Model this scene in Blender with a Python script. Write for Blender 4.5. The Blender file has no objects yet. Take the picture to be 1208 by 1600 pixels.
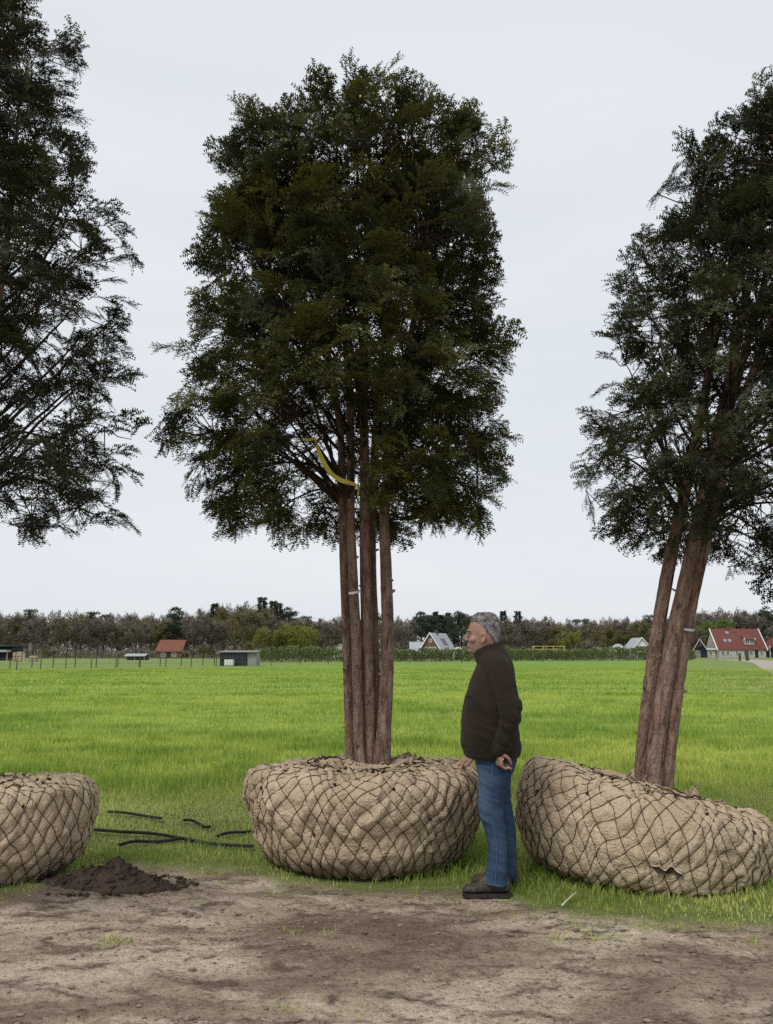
import bpy, bmesh, math, random
import numpy as np
from mathutils import Vector, Matrix

# ------------------------------------------------------------------ camera, sky, sun, exposure
SC = bpy.context.scene
F, CX, CY, HCAM = 1250.0, 604.0, 800.0, 1.53       # focal length and centre in photo pixels, eye height in m
PITCH = math.atan(219.0 / F)
cam_d = bpy.data.cameras.new('camera')
cam = bpy.data.objects.new('camera', cam_d)
SC.collection.objects.link(cam)
cam_d.sensor_fit = 'VERTICAL'
cam_d.sensor_height = 24.0
cam_d.lens = F / 1600.0 * 24.0
cam_d.clip_end = 8000
cam.location = (0, 0, HCAM)
cam.rotation_euler = (math.radians(90) + PITCH, 0, 0)
SC.camera = cam

SUN_EL, SUN_AZ = math.radians(52), math.radians(215)   # azimuth clockwise from +Y: behind the camera, a little to its left
world = bpy.data.worlds.new('World')
SC.world = world
world.use_nodes = True
wn, wl = world.node_tree.nodes, world.node_tree.links
wn.clear()
w_out = wn.new('ShaderNodeOutputWorld')
w_bg = wn.new('ShaderNodeBackground')
w_sky = wn.new('ShaderNodeTexSky')
w_sky.sky_type = 'NISHITA'
w_sky.sun_disc = False
w_sky.sun_elevation = SUN_EL
w_sky.sun_rotation = SUN_AZ
w_sky.air_density = 1.0
w_sky.dust_density = 3.0
w_tc = wn.new('ShaderNodeTexCoord')
w_map = wn.new('ShaderNodeMapping')
w_map.inputs['Scale'].default_value = (1.0, 1.0, 5.0)
w_noise = wn.new('ShaderNodeTexNoise')
w_noise.inputs['Scale'].default_value = 1.6
w_noise.inputs['Detail'].default_value = 5
w_noise.inputs['Roughness'].default_value = 0.5
w_ramp = wn.new('ShaderNodeValToRGB')               # soft unevenness of the closed cloud layer
w_ramp.color_ramp.elements[0].position = 0.3
w_ramp.color_ramp.elements[0].color = (7.5, 7.95, 8.5, 1)
w_ramp.color_ramp.elements[1].position = 0.72
w_ramp.color_ramp.elements[1].color = (8.45, 8.75, 9.15, 1)
w_mix = wn.new('ShaderNodeMixRGB')
w_mix.inputs['Fac'].default_value = 0.93            # overcast: the cloud layer hides nearly all the blue
w_bg.inputs['Strength'].default_value = 0.079
wl.new(w_tc.outputs['Generated'], w_map.inputs['Vector'])
wl.new(w_map.outputs['Vector'], w_noise.inputs['Vector'])
wl.new(w_noise.outputs['Fac'], w_ramp.inputs['Fac'])
wl.new(w_sky.outputs['Color'], w_mix.inputs['Color1'])
wl.new(w_ramp.outputs['Color'], w_mix.inputs['Color2'])
wl.new(w_mix.outputs['Color'], w_bg.inputs['Color'])
wl.new(w_bg.outputs['Background'], w_out.inputs['Surface'])

sun_d = bpy.data.lights.new('sun', 'SUN')
sun = bpy.data.objects.new('sun', sun_d)
SC.collection.objects.link(sun)
sun_d.energy = 1.5
sun_d.angle = math.radians(25)
sun_d.color = (1.0, 0.965, 0.91)
sdir = Vector((math.sin(SUN_AZ) * math.cos(SUN_EL), math.cos(SUN_AZ) * math.cos(SUN_EL), math.sin(SUN_EL)))
sun.rotation_euler = sdir.to_track_quat('Z', 'Y').to_euler()
sun.location = (0, 0, 30)

SC.view_settings.view_transform = 'Standard'
SC.view_settings.look = 'None'
SC.view_settings.exposure = 0.35
SC.view_settings.gamma = 1.0
SC.view_settings.use_curve_mapping = False
SC.render.engine = 'CYCLES'
SC.cycles.use_denoising = False
SC.cycles.max_bounces = 6
SC.cycles.diffuse_bounces = 3
SC.cycles.transparent_max_bounces = 4

# ------------------------------------------------------------------ pixel <-> place
CP, SP = math.cos(PITCH), math.sin(PITCH)
def ray(px, py):
    dx, dz = (px - CX) / F, (CY - py) / F
    yy, zz = CP - dz * SP, SP + dz * CP
    return dx / yy, zz / yy
def at(px, py, Y):
    a, b = ray(px, py)
    return Vector((a * Y, Y, HCAM + b * Y))
def gnd(px, py):
    a, b = ray(px, py)
    return at(px, py, -HCAM / b)
def gxy(px, Y):                                      # the ground point at depth Y seen in column px
    t = -HCAM / Y                                    # zz/yy
    dz = (t * CP - SP) / (CP + t * SP)
    return Vector(((px - CX) / F / (CP - dz * SP) * Y, Y, 0.0))

# ------------------------------------------------------------------ noise
def _h(ix, iy, iz, s):
    n = (ix.astype(np.int64) * 374761393 + iy.astype(np.int64) * 668265263 + iz.astype(np.int64) * 2147483647 + s * 1274126177) & 0xffffffff
    n = ((n ^ (n >> 13)) * 1274126177) & 0xffffffff
    n = ((n ^ (n >> 16)) * 2246822519) & 0xffffffff
    return ((n ^ (n >> 15)) & 0xffffff) / float(0xffffff)
def vnoise(p, s=0):
    p = np.asarray(p, float)
    i = np.floor(p); f = p - i; i = i.astype(np.int64)
    f = f * f * f * (f * (f * 6 - 15) + 10)
    r = 0
    for dx in (0, 1):
        wx = f[:, 0] if dx else 1 - f[:, 0]
        for dy in (0, 1):
            wy = f[:, 1] if dy else 1 - f[:, 1]
            for dz in (0, 1):
                wz = f[:, 2] if dz else 1 - f[:, 2]
                r = r + wx * wy * wz * _h(i[:, 0] + dx, i[:, 1] + dy, i[:, 2] + dz, s)
    return r * 2 - 1
def fbm(p, octv=4, s=0, gain=0.5):
    p = np.asarray(p, float); a = 1.0; r = 0; t = 0
    for k in range(octv):
        r = r + a * vnoise(p * (2.03 ** k) + k * 17.3, s + k); t += a; a *= gain
    return r / t
def fb2(x, y, sx, sy, octv=4, s=0, gain=0.5):
    x = np.asarray(x, float).ravel(); y = np.asarray(y, float).ravel()
    return fbm(np.stack([x * sx, y * sy, np.zeros_like(x) + s * 3.7], 1), octv, s, gain)
def smooth(a, b, x):
    t = np.clip((x - a) / (b - a), 0, 1)
    return t * t * (3 - 2 * t)

# ------------------------------------------------------------------ objects
COL = SC.collection
def link(o, parent=None):
    COL.objects.link(o)
    if parent is not None: o.parent = parent
    return o
def tag(o, label=None, cat=None, group=None, kind=None):
    if label: o['label'] = label
    if cat: o['category'] = cat
    if group: o['group'] = group
    if kind: o['kind'] = kind
    return o
def empty(name, loc=(0, 0, 0), rot=(0, 0, 0), parent=None):
    o = bpy.data.objects.new(name, None)
    o.empty_display_size = 0.2
    o.location = loc; o.rotation_euler = rot
    return link(o, parent)
def mesh_np(name, verts, faces, mats=(), smooth_s=False, attr=None, midx=None):
    """faces: int array (n,3) or (n,4), or a list of such arrays"""
    if not isinstance(faces, list): faces = [faces]
    faces = [np.asarray(f, np.int32) for f in faces if len(f)]
    verts = np.asarray(verts, np.float32)
    m = bpy.data.meshes.new(name)
    nl = sum(f.size for f in faces); nf = sum(len(f) for f in faces)
    m.vertices.add(len(verts)); m.vertices.foreach_set('co', verts.ravel())
    m.loops.add(nl); m.loops.foreach_set('vertex_index', np.concatenate([f.ravel() for f in faces]))
    m.polygons.add(nf)
    tot = np.concatenate([np.full(len(f), f.shape[1], np.int32) for f in faces])
    st = np.concatenate([[0], np.cumsum(tot)[:-1]]).astype(np.int32)
    m.polygons.foreach_set('loop_start', st); m.polygons.foreach_set('loop_total', tot)
    if midx is not None: m.polygons.foreach_set('material_index', np.asarray(midx, np.int32))
    m.update(calc_edges=True)
    for mt in (mats if isinstance(mats, (list, tuple)) else [mats]): m.materials.append(mt)
    if smooth_s: m.polygons.foreach_set('use_smooth', np.ones(nf, bool))
    if attr:
        for k, v in attr.items():
            v = np.asarray(v, np.float32)
            if v.ndim == 1:
                a = m.attributes.new(k, 'FLOAT', 'POINT'); a.data.foreach_set('value', v)
            else:
                a = m.attributes.new(k, 'FLOAT_COLOR', 'POINT')
                if v.shape[1] == 3: v = np.concatenate([v, np.ones((len(v), 1), np.float32)], 1)
                a.data.foreach_set('color', v.ravel())
    return m
def obj_np(name, verts, faces, mats, parent=None, **kw):
    return link(bpy.data.objects.new(name, mesh_np(name, verts, faces, mats, **kw)), parent)
class MB:
    """collects boxes, tubes, lofts; build() links them as one mesh object"""
    def __init__(s): s.v = []; s.f = []
    def add(s, vs, fs):
        n = len(s.v); s.v += [tuple(v) for v in vs]; s.f += [tuple(i + n for i in f) for f in fs]; return s
    def box(s, x0, x1, y0, y1, z0, z1):
        vs = [(x, y, z) for x in (x0, x1) for y in (y0, y1) for z in (z0, z1)]
        return s.add(vs, [(0, 1, 3, 2), (4, 6, 7, 5), (0, 4, 5, 1), (2, 3, 7, 6), (0, 2, 6, 4), (1, 5, 7, 3)])
    def prism(s, poly, y0, y1):                      # poly: (x, z) outline extruded along y
        n = len(poly)
        vs = [(x, y0, z) for x, z in poly] + [(x, y1, z) for x, z in poly]
        return s.add(vs, [tuple(range(n))[::-1], tuple(range(n, 2 * n))] + [(i, (i + 1) % n, n + (i + 1) % n, n + i) for i in range(n)])
    def tube(s, pts, rad, n=8, cap=True):
        v, f = tube_np(pts, rad, n, cap); return s.add(v, f)
    def mesh(s, name, mat, smooth_s=False):
        m = bpy.data.meshes.new(name); m.from_pydata(s.v, [], s.f); m.materials.append(mat)
        if smooth_s: m.polygons.foreach_set('use_smooth', np.ones(len(s.f), bool))
        m.update(); return m
    def build(s, name, mat, parent=None, smooth_s=False):
        return link(bpy.data.objects.new(name, s.mesh(name, mat, smooth_s)), parent)
def frames(P):
    P = np.asarray(P, float); n = len(P)
    T = np.gradient(P, axis=0); T /= np.linalg.norm(T, axis=1, keepdims=True) + 1e-12
    ref = np.array([0, 1.0, 0]) if abs(T[0] @ np.array([0, 1.0, 0])) < 0.9 else np.array([1.0, 0, 0])
    U = np.zeros_like(P)
    u = ref - T[0] * (ref @ T[0]); u /= np.linalg.norm(u)
    for i in range(n):
        u = u - T[i] * (u @ T[i]); u /= np.linalg.norm(u) + 1e-12; U[i] = u
    return T, U, np.cross(T, U)
def tube_np(pts, rad, n=8, cap=True):
    P = np.asarray([tuple(p) for p in pts], float); m = len(P)
    rad = np.full(m, rad, float) if np.isscalar(rad) else np.asarray(rad, float)
    T, U, V = frames(P)
    a = np.linspace(0, 2 * math.pi, n, endpoint=False)
    R = P[:, None] + rad[:, None, None] * (np.cos(a)[None, :, None] * U[:, None] + np.sin(a)[None, :, None] * V[:, None])
    f = [(i * n + j, i * n + (j + 1) % n, (i + 1) * n + (j + 1) % n, (i + 1) * n + j) for i in range(m - 1) for j in range(n)]
    if cap: f += [tuple(range(n))[::-1], tuple(range((m - 1) * n, m * n))]
    return [tuple(v) for v in R.reshape(-1, 3)], f
def tubes_tri(paths, n=4):
    """many tubes quickly -> verts, quads (no caps); paths: list of (points, radii), batched by point count"""
    by = {}
    for P, rad in paths:
        if len(P) > 1: by.setdefault(len(P), []).append((P, rad))
    VV = []; FF = []; off = 0
    a = np.linspace(0, 2 * math.pi, n, endpoint=False); ca, sa = np.cos(a), np.sin(a)
    for m, ps in by.items():
        P = np.array([p for p, _ in ps], float); k = len(ps)
        R = np.array([np.full(m, r, float) if np.isscalar(r) else r for _, r in ps], float)
        T = np.gradient(P, axis=1); T /= np.linalg.norm(T, axis=2, keepdims=True) + 1e-12
        mean = np.abs(T.mean(1)); ref = np.eye(3)[mean.argmin(1)][:, None, :]
        U = ref - T * (T * ref).sum(2, keepdims=True); U /= np.linalg.norm(U, axis=2, keepdims=True) + 1e-12
        V = np.cross(T, U)
        Q = P[:, :, None] + R[:, :, None, None] * (ca[None, None, :, None] * U[:, :, None] + sa[None, None, :, None] * V[:, :, None])
        i, j = np.meshgrid(np.arange(m - 1), np.arange(n), indexing='ij')
        q = np.stack([i * n + j, i * n + (j + 1) % n, (i + 1) * n + (j + 1) % n, (i + 1) * n + j], -1).reshape(-1, 4)
        FF.append((q[None] + (np.arange(k) * m * n)[:, None, None]).reshape(-1, 4) + off)
        VV.append(Q.reshape(-1, 3)); off += k * m * n
    return np.concatenate(VV), np.concatenate(FF)
def catmull(P, k=6):
    P = [np.asarray(p, float) for p in P]; Q = [2 * P[0] - P[1]] + P + [2 * P[-1] - P[-2]]; out = []
    for i in range(1, len(Q) - 2):
        for t in np.linspace(0, 1, k, endpoint=False):
            a, b, c, d = Q[i - 1:i + 3]
            out.append(0.5 * ((2 * b) + (-a + c) * t + (2 * a - 5 * b + 4 * c - d) * t * t + (-a + 3 * b - 3 * c + d) * t ** 3))
    out.append(P[-1]); return np.array(out)

# ------------------------------------------------------------------ materials
class NT:
    def __init__(s, m): s.t = m.node_tree; s.n = s.t.nodes; s.l = s.t.links
    def new(s, typ, **kw):
        n = s.n.new(typ)
        for k, v in kw.items():
            if k.startswith('_'): setattr(n, k[1:], v)
            else:
                k2 = k.replace('_', ' ')
                n.inputs[k2].default_value = v
        return n
    def noise(s, scale, detail=4, rough=0.55, vec=None, dist=0):
        n = s.new('ShaderNodeTexNoise'); n.inputs['Scale'].default_value = scale; n.inputs['Detail'].default_value = detail
        n.inputs['Roughness'].default_value = rough; n.inputs['Distortion'].default_value = dist
        if vec is not None: s.l.new(vec, n.inputs['Vector'])
        return n.outputs['Fac']
    def coord(s, scale=(1, 1, 1), out='Object'):
        tc = s.new('ShaderNodeTexCoord'); mp = s.new('ShaderNodeMapping'); mp.inputs['Scale'].default_value = scale
        s.l.new(tc.outputs[out], mp.inputs['Vector']); return mp.outputs['Vector']
    def ramp(s, fac, stops):
        r = s.new('ShaderNodeValToRGB'); e = r.color_ramp.elements
        while len(e) < len(stops): e.new(0.5)
        for el, (p, c) in zip(e, stops):
            el.position = p; el.color = (*c, 1) if len(c) == 3 else c
        s.l.new(fac, r.inputs['Fac']); return r.outputs['Color']
    def mix(s, fac, a, b, mode='MIX'):
        m = s.new('ShaderNodeMixRGB'); m.blend_type = mode
        for v, k in ((fac, 'Fac'), (a, 'Color1'), (b, 'Color2')):
            if hasattr(v, 'links'): s.l.new(v, m.inputs[k])
            else: m.inputs[k].default_value = v if k == 'Fac' else (*v, 1)
        return m.outputs['Color']
    def math(s, op, a, b=None):
        m = s.new('ShaderNodeMath'); m.operation = op
        for i, v in enumerate((a, b)):
            if v is None: continue
            if hasattr(v, 'links'): s.l.new(v, m.inputs[i])
            else: m.inputs[i].default_value = v
        return m.outputs[0]
    def attr(s, name, out='Color'):
        a = s.new('ShaderNodeAttribute'); a.attribute_name = name; return a.outputs[out]
    def bump(s, h, strength=0.5, dist=0.01):
        b = s.new('ShaderNodeBump'); b.inputs['Strength'].default_value = strength; b.inputs['Distance'].default_value = dist
        s.l.new(h, b.inputs['Height']); return b.outputs['Normal']
def mat(name, build=None, color=(0.5, 0.5, 0.5), rough=0.8, spec=0.3, metal=0.0):
    m = bpy.data.materials.new(name); m.use_nodes = True
    b = m.node_tree.nodes['Principled BSDF']
    b.inputs['Base Color'].default_value = (*color, 1); b.inputs['Roughness'].default_value = rough
    b.inputs['Specular IOR Level'].default_value = spec; b.inputs['Metallic'].default_value = metal
    if build: build(NT(m), b, m)
    return m
def speck(name, c0, c1, scale=8, rough=0.85, bump=0.0, bs=None, spec=0.2, cs=(1, 1, 1), metal=0.0):
    def f(t, b, m):
        v = t.coord(cs)
        n = t.noise(scale, 5, 0.6, v)
        t.l.new(t.ramp(n, [(0.3, c0), (0.7, c1)]), b.inputs['Base Color'])
        if bump: t.l.new(t.bump(t.noise(bs or scale * 4, 4, 0.6, v), bump, 0.01), b.inputs['Normal'])
    return mat(name, f, rough=rough, spec=spec, metal=metal)
def leafmat(name, c_lo, c_hi, trans=0.25, rough=0.6, spec=0.3, attr='tint'):
    """leaf tissue: colour runs between two tones with the attribute, a little light passes through"""
    def f(t, b, m):
        col = t.ramp(t.attr(attr, 'Fac'), [(0.0, c_lo), (1.0, c_hi)])
        t.l.new(col, b.inputs['Base Color'])
        tr = t.new('ShaderNodeBsdfTranslucent'); mx = t.new('ShaderNodeMixShader'); mx.inputs[0].default_value = trans
        t.l.new(col, tr.inputs['Color'])
        t.l.new(b.outputs[0], mx.inputs[1]); t.l.new(tr.outputs[0], mx.inputs[2])
        t.l.new(mx.outputs[0], t.n['Material Output'].inputs['Surface'])
    return mat(name, f, rough=rough, spec=spec)

def _ground(t, b, m):
    P = t.coord((1, 1, 1))
    Pw = t.coord((0.7, 1.5, 1))
    big = t.noise(0.8, 7, 0.66, Pw, 0.8)
    mid = t.noise(4.6, 8, 0.72, Pw, 0.5)
    fine = t.noise(38, 5, 0.7, P)
    grit = t.noise(160, 3, 0.7, P)
    dirt = t.ramp(big, [(0.34, (0.205, 0.148, 0.108)), (0.45, (0.35, 0.268, 0.203)), (0.53, (0.52, 0.415, 0.322)), (0.64, (0.72, 0.61, 0.49))])
    dirt = t.mix(t.ramp(mid, [(0.38, (1, 1, 1)), (0.50, (0, 0, 0))]), dirt, (0.17, 0.125, 0.095))
    dirt = t.mix(0.75, dirt, t.ramp(fine, [(0.33, (0.30, 0.27, 0.25)), (0.45, (0.95, 0.94, 0.93)), (0.66, (1.25, 1.24, 1.22))]), 'MULTIPLY')
    dirt = t.mix(0.5, dirt, t.ramp(grit, [(0.34, (0.55, 0.54, 0.53)), (0.66, (1.4, 1.38, 1.35))]), 'MULTIPLY')
    dark_fac = t.attr('dark_earth', 'Fac')
    dirt = t.mix(dark_fac, dirt, (0.05, 0.037, 0.028))
    # turf: close by mostly soil and stubble under the blades, far off the sward itself
    g1 = t.noise(0.12, 4, 0.6, t.coord((1, 2.2, 1)), 0.4)
    g2 = t.noise(1.3, 5, 0.65, t.coord((1, 0.6, 1)), 0.3)
    sward = t.ramp(g1, [(0.3, (0.135, 0.240, 0.030)), (0.7, (0.225, 0.330, 0.050))])
    sward = t.mix(0.55, sward, t.ramp(g2, [(0.34, (0.42, 0.52, 0.45)), (0.60, (1.14, 1.10, 1.0))]), 'MULTIPLY')
    under = t.ramp(t.noise(9, 5, 0.6, P), [(0.3, (0.13, 0.16, 0.045)), (0.7, (0.25, 0.30, 0.085))])
    dull = t.ramp(t.noise(0.5, 4, 0.6, P), [(0.3, (0.15, 0.19, 0.06)), (0.7, (0.22, 0.26, 0.10))])
    turf = t.mix(t.attr('far', 'Fac'), under, sward)
    turf = t.mix(t.attr('dull', 'Fac'), turf, dull)
    col = t.mix(t.attr('turf', 'Fac'), dirt, turf)
    t.l.new(col, b.inputs['Base Color'])
    h = t.math('ADD', t.math('MULTIPLY', mid, 0.5), t.math('ADD', t.math('MULTIPLY', fine, 0.45), t.math('MULTIPLY', grit, 0.15)))
    t.l.new(t.bump(h, 1.0, 0.06), b.inputs['Normal'])
M = {}
M['ground'] = mat('ground_mat', _ground, rough=0.95, spec=0.15)
M['soil'] = speck('dark_soil', (0.022, 0.016, 0.012), (0.075, 0.053, 0.039), 14, 0.95, 0.8, 60, 0.15)
M['clod'] = speck('dry_clod', (0.10, 0.075, 0.057), (0.34, 0.28, 0.22), 5, 0.95, 0.6, 70, 0.15)
M['grass'] = leafmat('grass_blade', (0.175, 0.300, 0.038), (0.64, 0.70, 0.150), 0.46, 0.55, 0.25)
M['rough_grass'] = leafmat('rough_grass_blade', (0.25, 0.355, 0.058), (0.72, 0.74, 0.25), 0.48, 0.6, 0.25)
M['yew'] = leafmat('yew_needle', (0.015, 0.0250, 0.0085), (0.165, 0.172, 0.030), 0.18, 0.5, 0.25)
M['yew_cool'] = leafmat('yew_needle_cool', (0.012, 0.0205, 0.0105), (0.085, 0.098, 0.030), 0.15, 0.5, 0.25)
M['twig'] = speck('yew_twig', (0.028, 0.019, 0.013), (0.06, 0.04, 0.026), 20, 0.9)
def _bark(t, b, m):
    P = t.coord((1, 1, 0.22)); Q = t.coord((1, 1, 1))
    n1 = t.noise(26, 6, 0.65, P, 0.8); n2 = t.noise(7, 4, 0.6, P, 0.4); n3 = t.noise(20, 4, 0.65, Q)
    c = t.ramp(n1, [(0.30, (0.050, 0.030, 0.022)), (0.40, (0.24, 0.148, 0.108)), (0.58, (0.40, 0.275, 0.212)), (0.8, (0.50, 0.38, 0.31))])
    c = t.mix(t.ramp(n2, [(0.46, (0, 0, 0)), (0.68, (0.8, 0.8, 0.8))]), c, (0.22, 0.115, 0.085))
    c = t.mix(0.6, c, t.ramp(n3, [(0.34, (0.35, 0.33, 0.32)), (0.48, (1.0, 1.0, 1.0)), (0.7, (1.12, 1.10, 1.08))]), 'MULTIPLY')
    c = t.mix(0.30, c, t.ramp(n1, [(0.38, (0.05, 0.035, 0.026)), (0.6, (0.26, 0.21, 0.165))]))
    t.l.new(c, b.inputs['Base Color'])
    t.l.new(t.bump(t.math('ADD', n1, t.math('MULTIPLY', n3, 0.6)), 1.0, 0.055), b.inputs['Normal'])
M['bark'] = mat('yew_bark', _bark, rough=0.9, spec=0.2)
def _burlap(t, b, m):
    P = t.coord((1, 1, 1))
    n = t.noise(3.2, 5, 0.6, P); f = t.noise(90, 3, 0.7, P); g = t.noise(1.1, 3, 0.5, P)
    wv = t.new('ShaderNodeTexWave'); wv.inputs['Scale'].default_value = 95; wv.inputs['Distortion'].default_value = 2.5
    wv.inputs['Detail'].default_value = 2; wv.bands_direction = 'Z'; t.l.new(P, wv.inputs['Vector'])
    wv2 = t.new('ShaderNodeTexWave'); wv2.inputs['Scale'].default_value = 95; wv2.inputs['Distortion'].default_value = 2.5
    wv2.bands_direction = 'DIAGONAL'; t.l.new(P, wv2.inputs['Vector'])
    c = t.ramp(n, [(0.28, (0.48, 0.37, 0.248)), (0.55, (0.62, 0.495, 0.348)), (0.78, (0.72, 0.59, 0.43))])
    c = t.mix(t.ramp(g, [(0.42, (0, 0, 0)), (0.7, (0.4, 0.4, 0.4))]), c, (0.36, 0.285, 0.20))
    c = t.mix(t.ramp(t.noise(6.5, 5, 0.7, P, 0.6), [(0.50, (0, 0, 0)), (0.70, (0.38, 0.38, 0.38))]), c, (0.28, 0.205, 0.138))
    c = t.mix(0.45, c, t.ramp(f, [(0.3, (0.6, 0.58, 0.55)), (0.7, (1.12, 1.12, 1.12))]), 'MULTIPLY')
    c = t.mix(t.math('MULTIPLY', t.attr('soiled', 'Fac'), 0.8), c, (0.085, 0.062, 0.044))
    t.l.new(c, b.inputs['Base Color'])
    h = t.math('ADD', t.math('MULTIPLY', f, 0.8), t.math('MULTIPLY', t.math('ADD', wv.outputs['Fac'], wv2.outputs['Fac']), 0.35))
    wk = t.noise(13, 3, 0.55, P, 1.2)                  # small creases in the cloth
    wk = t.math('ABSOLUTE', t.math('SUBTRACT', wk, 0.5))
    wk2 = t.math('ABSOLUTE', t.math('SUBTRACT', t.noise(27, 3, 0.55, P, 1.0), 0.5))
    hh = t.math('ADD', t.math('MULTIPLY', t.math('ADD', wk, t.math('MULTIPLY', wk2, 0.5)), -7.0), t.math('MULTIPLY', h, 0.28))
    t.l.new(t.bump(hh, 0.6, 0.014), b.inputs['Normal'])
M['burlap'] = mat('burlap', _burlap, rough=0.95, spec=0.1)
M['cord'] = speck('net_cord', (0.034, 0.023, 0.016), (0.10, 0.068, 0.046), 40, 0.9)
M['cord_dark'] = speck('draw_cord', (0.012, 0.011, 0.011), (0.04, 0.034, 0.03), 40, 0.9)
M['ribbon'] = speck('yellow_ribbon', (0.62, 0.55, 0.05), (0.75, 0.70, 0.16), 30, 0.5)
M['tape_white'] = speck('white_tape', (0.68, 0.66, 0.66), (0.82, 0.8, 0.8), 30, 0.5)
M['tape_blue'] = speck('blue_tape', (0.42, 0.50, 0.66), (0.62, 0.68, 0.8), 30, 0.5)
M['hose'] = speck('black_hose', (0.014, 0.015, 0.015), (0.05, 0.05, 0.046), 12, 0.75, spec=0.25)

# ------------------------------------------------------------------ ground
BND = [(-120, 1440), (0, 1412), (70, 1398), (140, 1372), (160, 1352), (250, 1356), (380, 1360), (400, 1368), (440, 1384), (560, 1392), (700, 1390), (735, 1392), (790, 1408), (850, 1424), (1000, 1436), (1100, 1440), (1208, 1452), (1330, 1460)]
_b = [gnd(*p) for p in BND]
BX, BY = np.array([p.x for p in _b]), np.array([p.y for p in _b])
ROADP = [gnd(1260, 1075), gnd(1208, 1053), gnd(1186, 1042), gnd(1174, 1035.5), gnd(1150, 1032.5), gnd(1120, 1031.2)]
ROADQ = [gnd(1420, 1052), gnd(1290, 1040), gnd(1222, 1034), gnd(1190, 1031.2), gnd(1160, 1030.2), gnd(1120, 1029.8)]
def turf_mask(x, y):
    x = np.asarray(x, float); y = np.asarray(y, float)
    yb = np.interp(x, BX, BY) + 0.16 * fb2(x, y, 1.6, 1.6, 4, 11) + 0.13 * fb2(x, y, 6, 6, 3, 12) + 0.03
    return smooth(-0.22, 0.20, y - yb)
def ground_h(x, y):
    x = np.asarray(x, float); y = np.asarray(y, float)
    near = 1 - smooth(8, 14, y)
    d = (1 - turf_mask(x, y)) * near
    h = 0.020 * fb2(x, y, 0.9, 1.3, 3, 21) * near
    r = fb2(x, y, 3.2, 7.0, 4, 22, 0.6)
    h = h + d * (0.020 * r + 0.016 * np.abs(fb2(x, y, 15, 20, 3, 23)) + 0.018 * np.abs(fb2(x, y, 5, 9, 3, 26)) - 0.012)
    h = h + 0.04 * fb2(x, y, 0.05, 0.05, 2, 24) * smooth(14, 40, y) * (1 - smooth(120, 200, y)) * (1 - smooth(0.30, 0.37, x / np.maximum(y, 1.0)))
    # soil thrown up along the left ball
    h = h + 0.07 * np.exp(-(((x + 2.15) / 0.75) ** 2 + ((y - 5.42) / 0.22) ** 2))
    return h
def axis_lines(a, b, step, out, ratio):
    l = list(np.arange(a, b + 1e-6, step)); s = step; v = b; hi = []
    while v < out: s *= ratio; v += s; hi.append(v)
    s = step; v = a; lo = []
    while v > -out: s *= ratio; v -= s; lo.append(v)
    return np.array(lo[::-1] + l + hi)
gx = axis_lines(-3.5, 3.5, 0.029, 4000, 1.27)
gy = np.concatenate([np.linspace(-60, 2.6, 14)[:-1], np.arange(2.6, 6.4, 0.022), np.arange(6.4, 12, 0.09), 12 * 1.06 ** np.arange(0, 100)])
gy = gy[gy < 5000]
GX, GY = np.meshgrid(gx, gy)
gxf, gyf = GX.ravel(), GY.ravel()
gz = ground_h(gxf, gyf)
nx, ny = len(gx), len(gy)
ii, jj = np.meshgrid(np.arange(ny - 1), np.arange(nx - 1), indexing='ij')
gq = np.stack([ii * nx + jj, ii * nx + jj + 1, (ii + 1) * nx + jj + 1, (ii + 1) * nx + jj], -1).reshape(-1, 4)
t_mask = turf_mask(gxf, gyf)
FL = [(26, 1047), (299, 1043), (469, 1038.5), (721, 1036), (984, 1033.5)]
fl = [gnd(*p) for p in FL]
fence_y = np.interp(gxf, [p.x for p in fl], [p.y for p in fl])
dull = smooth(-1.0, 1.5, gyf - fence_y) * 0.75
rx = np.interp(gyf, [p.y for p in ROADP], [p.x for p in ROADP])
dull = np.maximum(dull, smooth(-4.5 - 0.06 * gyf, -2.0 - 0.03 * gyf, gxf - rx) * (gyf > 14) * 0.8)
dark_earth = 0.75 * np.exp(-(((gxf + 2.1) / 0.8) ** 2 + ((gyf - 5.40) / 0.30) ** 2)) + 0.5 * np.exp(-(((gxf - 0.3) / 1.2) ** 2 + ((gyf - 5.62) / 0.16) ** 2))  # darker earth beside the left ball and along the middle ball's foot
ground = obj_np('ground', np.stack([gxf, gyf, gz], 1), gq, M['ground'], smooth_s=True,
                attr={'turf': t_mask, 'far': smooth(9, 17, gyf), 'dull': dull, 'dark_earth': np.clip(dark_earth, 0, 1)})
tag(ground, 'bare brown earth track running into a wide bright green field', kind='structure')

road_v = []; n = 24
pa = catmull([tuple(p) for p in ROADP], 6); pb = catmull([tuple(p) for p in ROADQ], 6)
for a, b2 in zip(pa, pb): road_v += [(a[0], a[1], 0.015), (b2[0], b2[1], 0.015)]
road_f = [(2 * i, 2 * i + 1, 2 * i + 3, 2 * i + 2) for i in range(len(pa) - 1)]
mb = MB(); mb.add(road_v, road_f)
M['gravel'] = speck('pale_gravel', (0.30, 0.26, 0.225), (0.42, 0.375, 0.33), 0.8, 0.95)
tag(mb.build('road', M['gravel']), 'pale gravel lane curving past the red roofed farmhouse', kind='structure')

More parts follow.
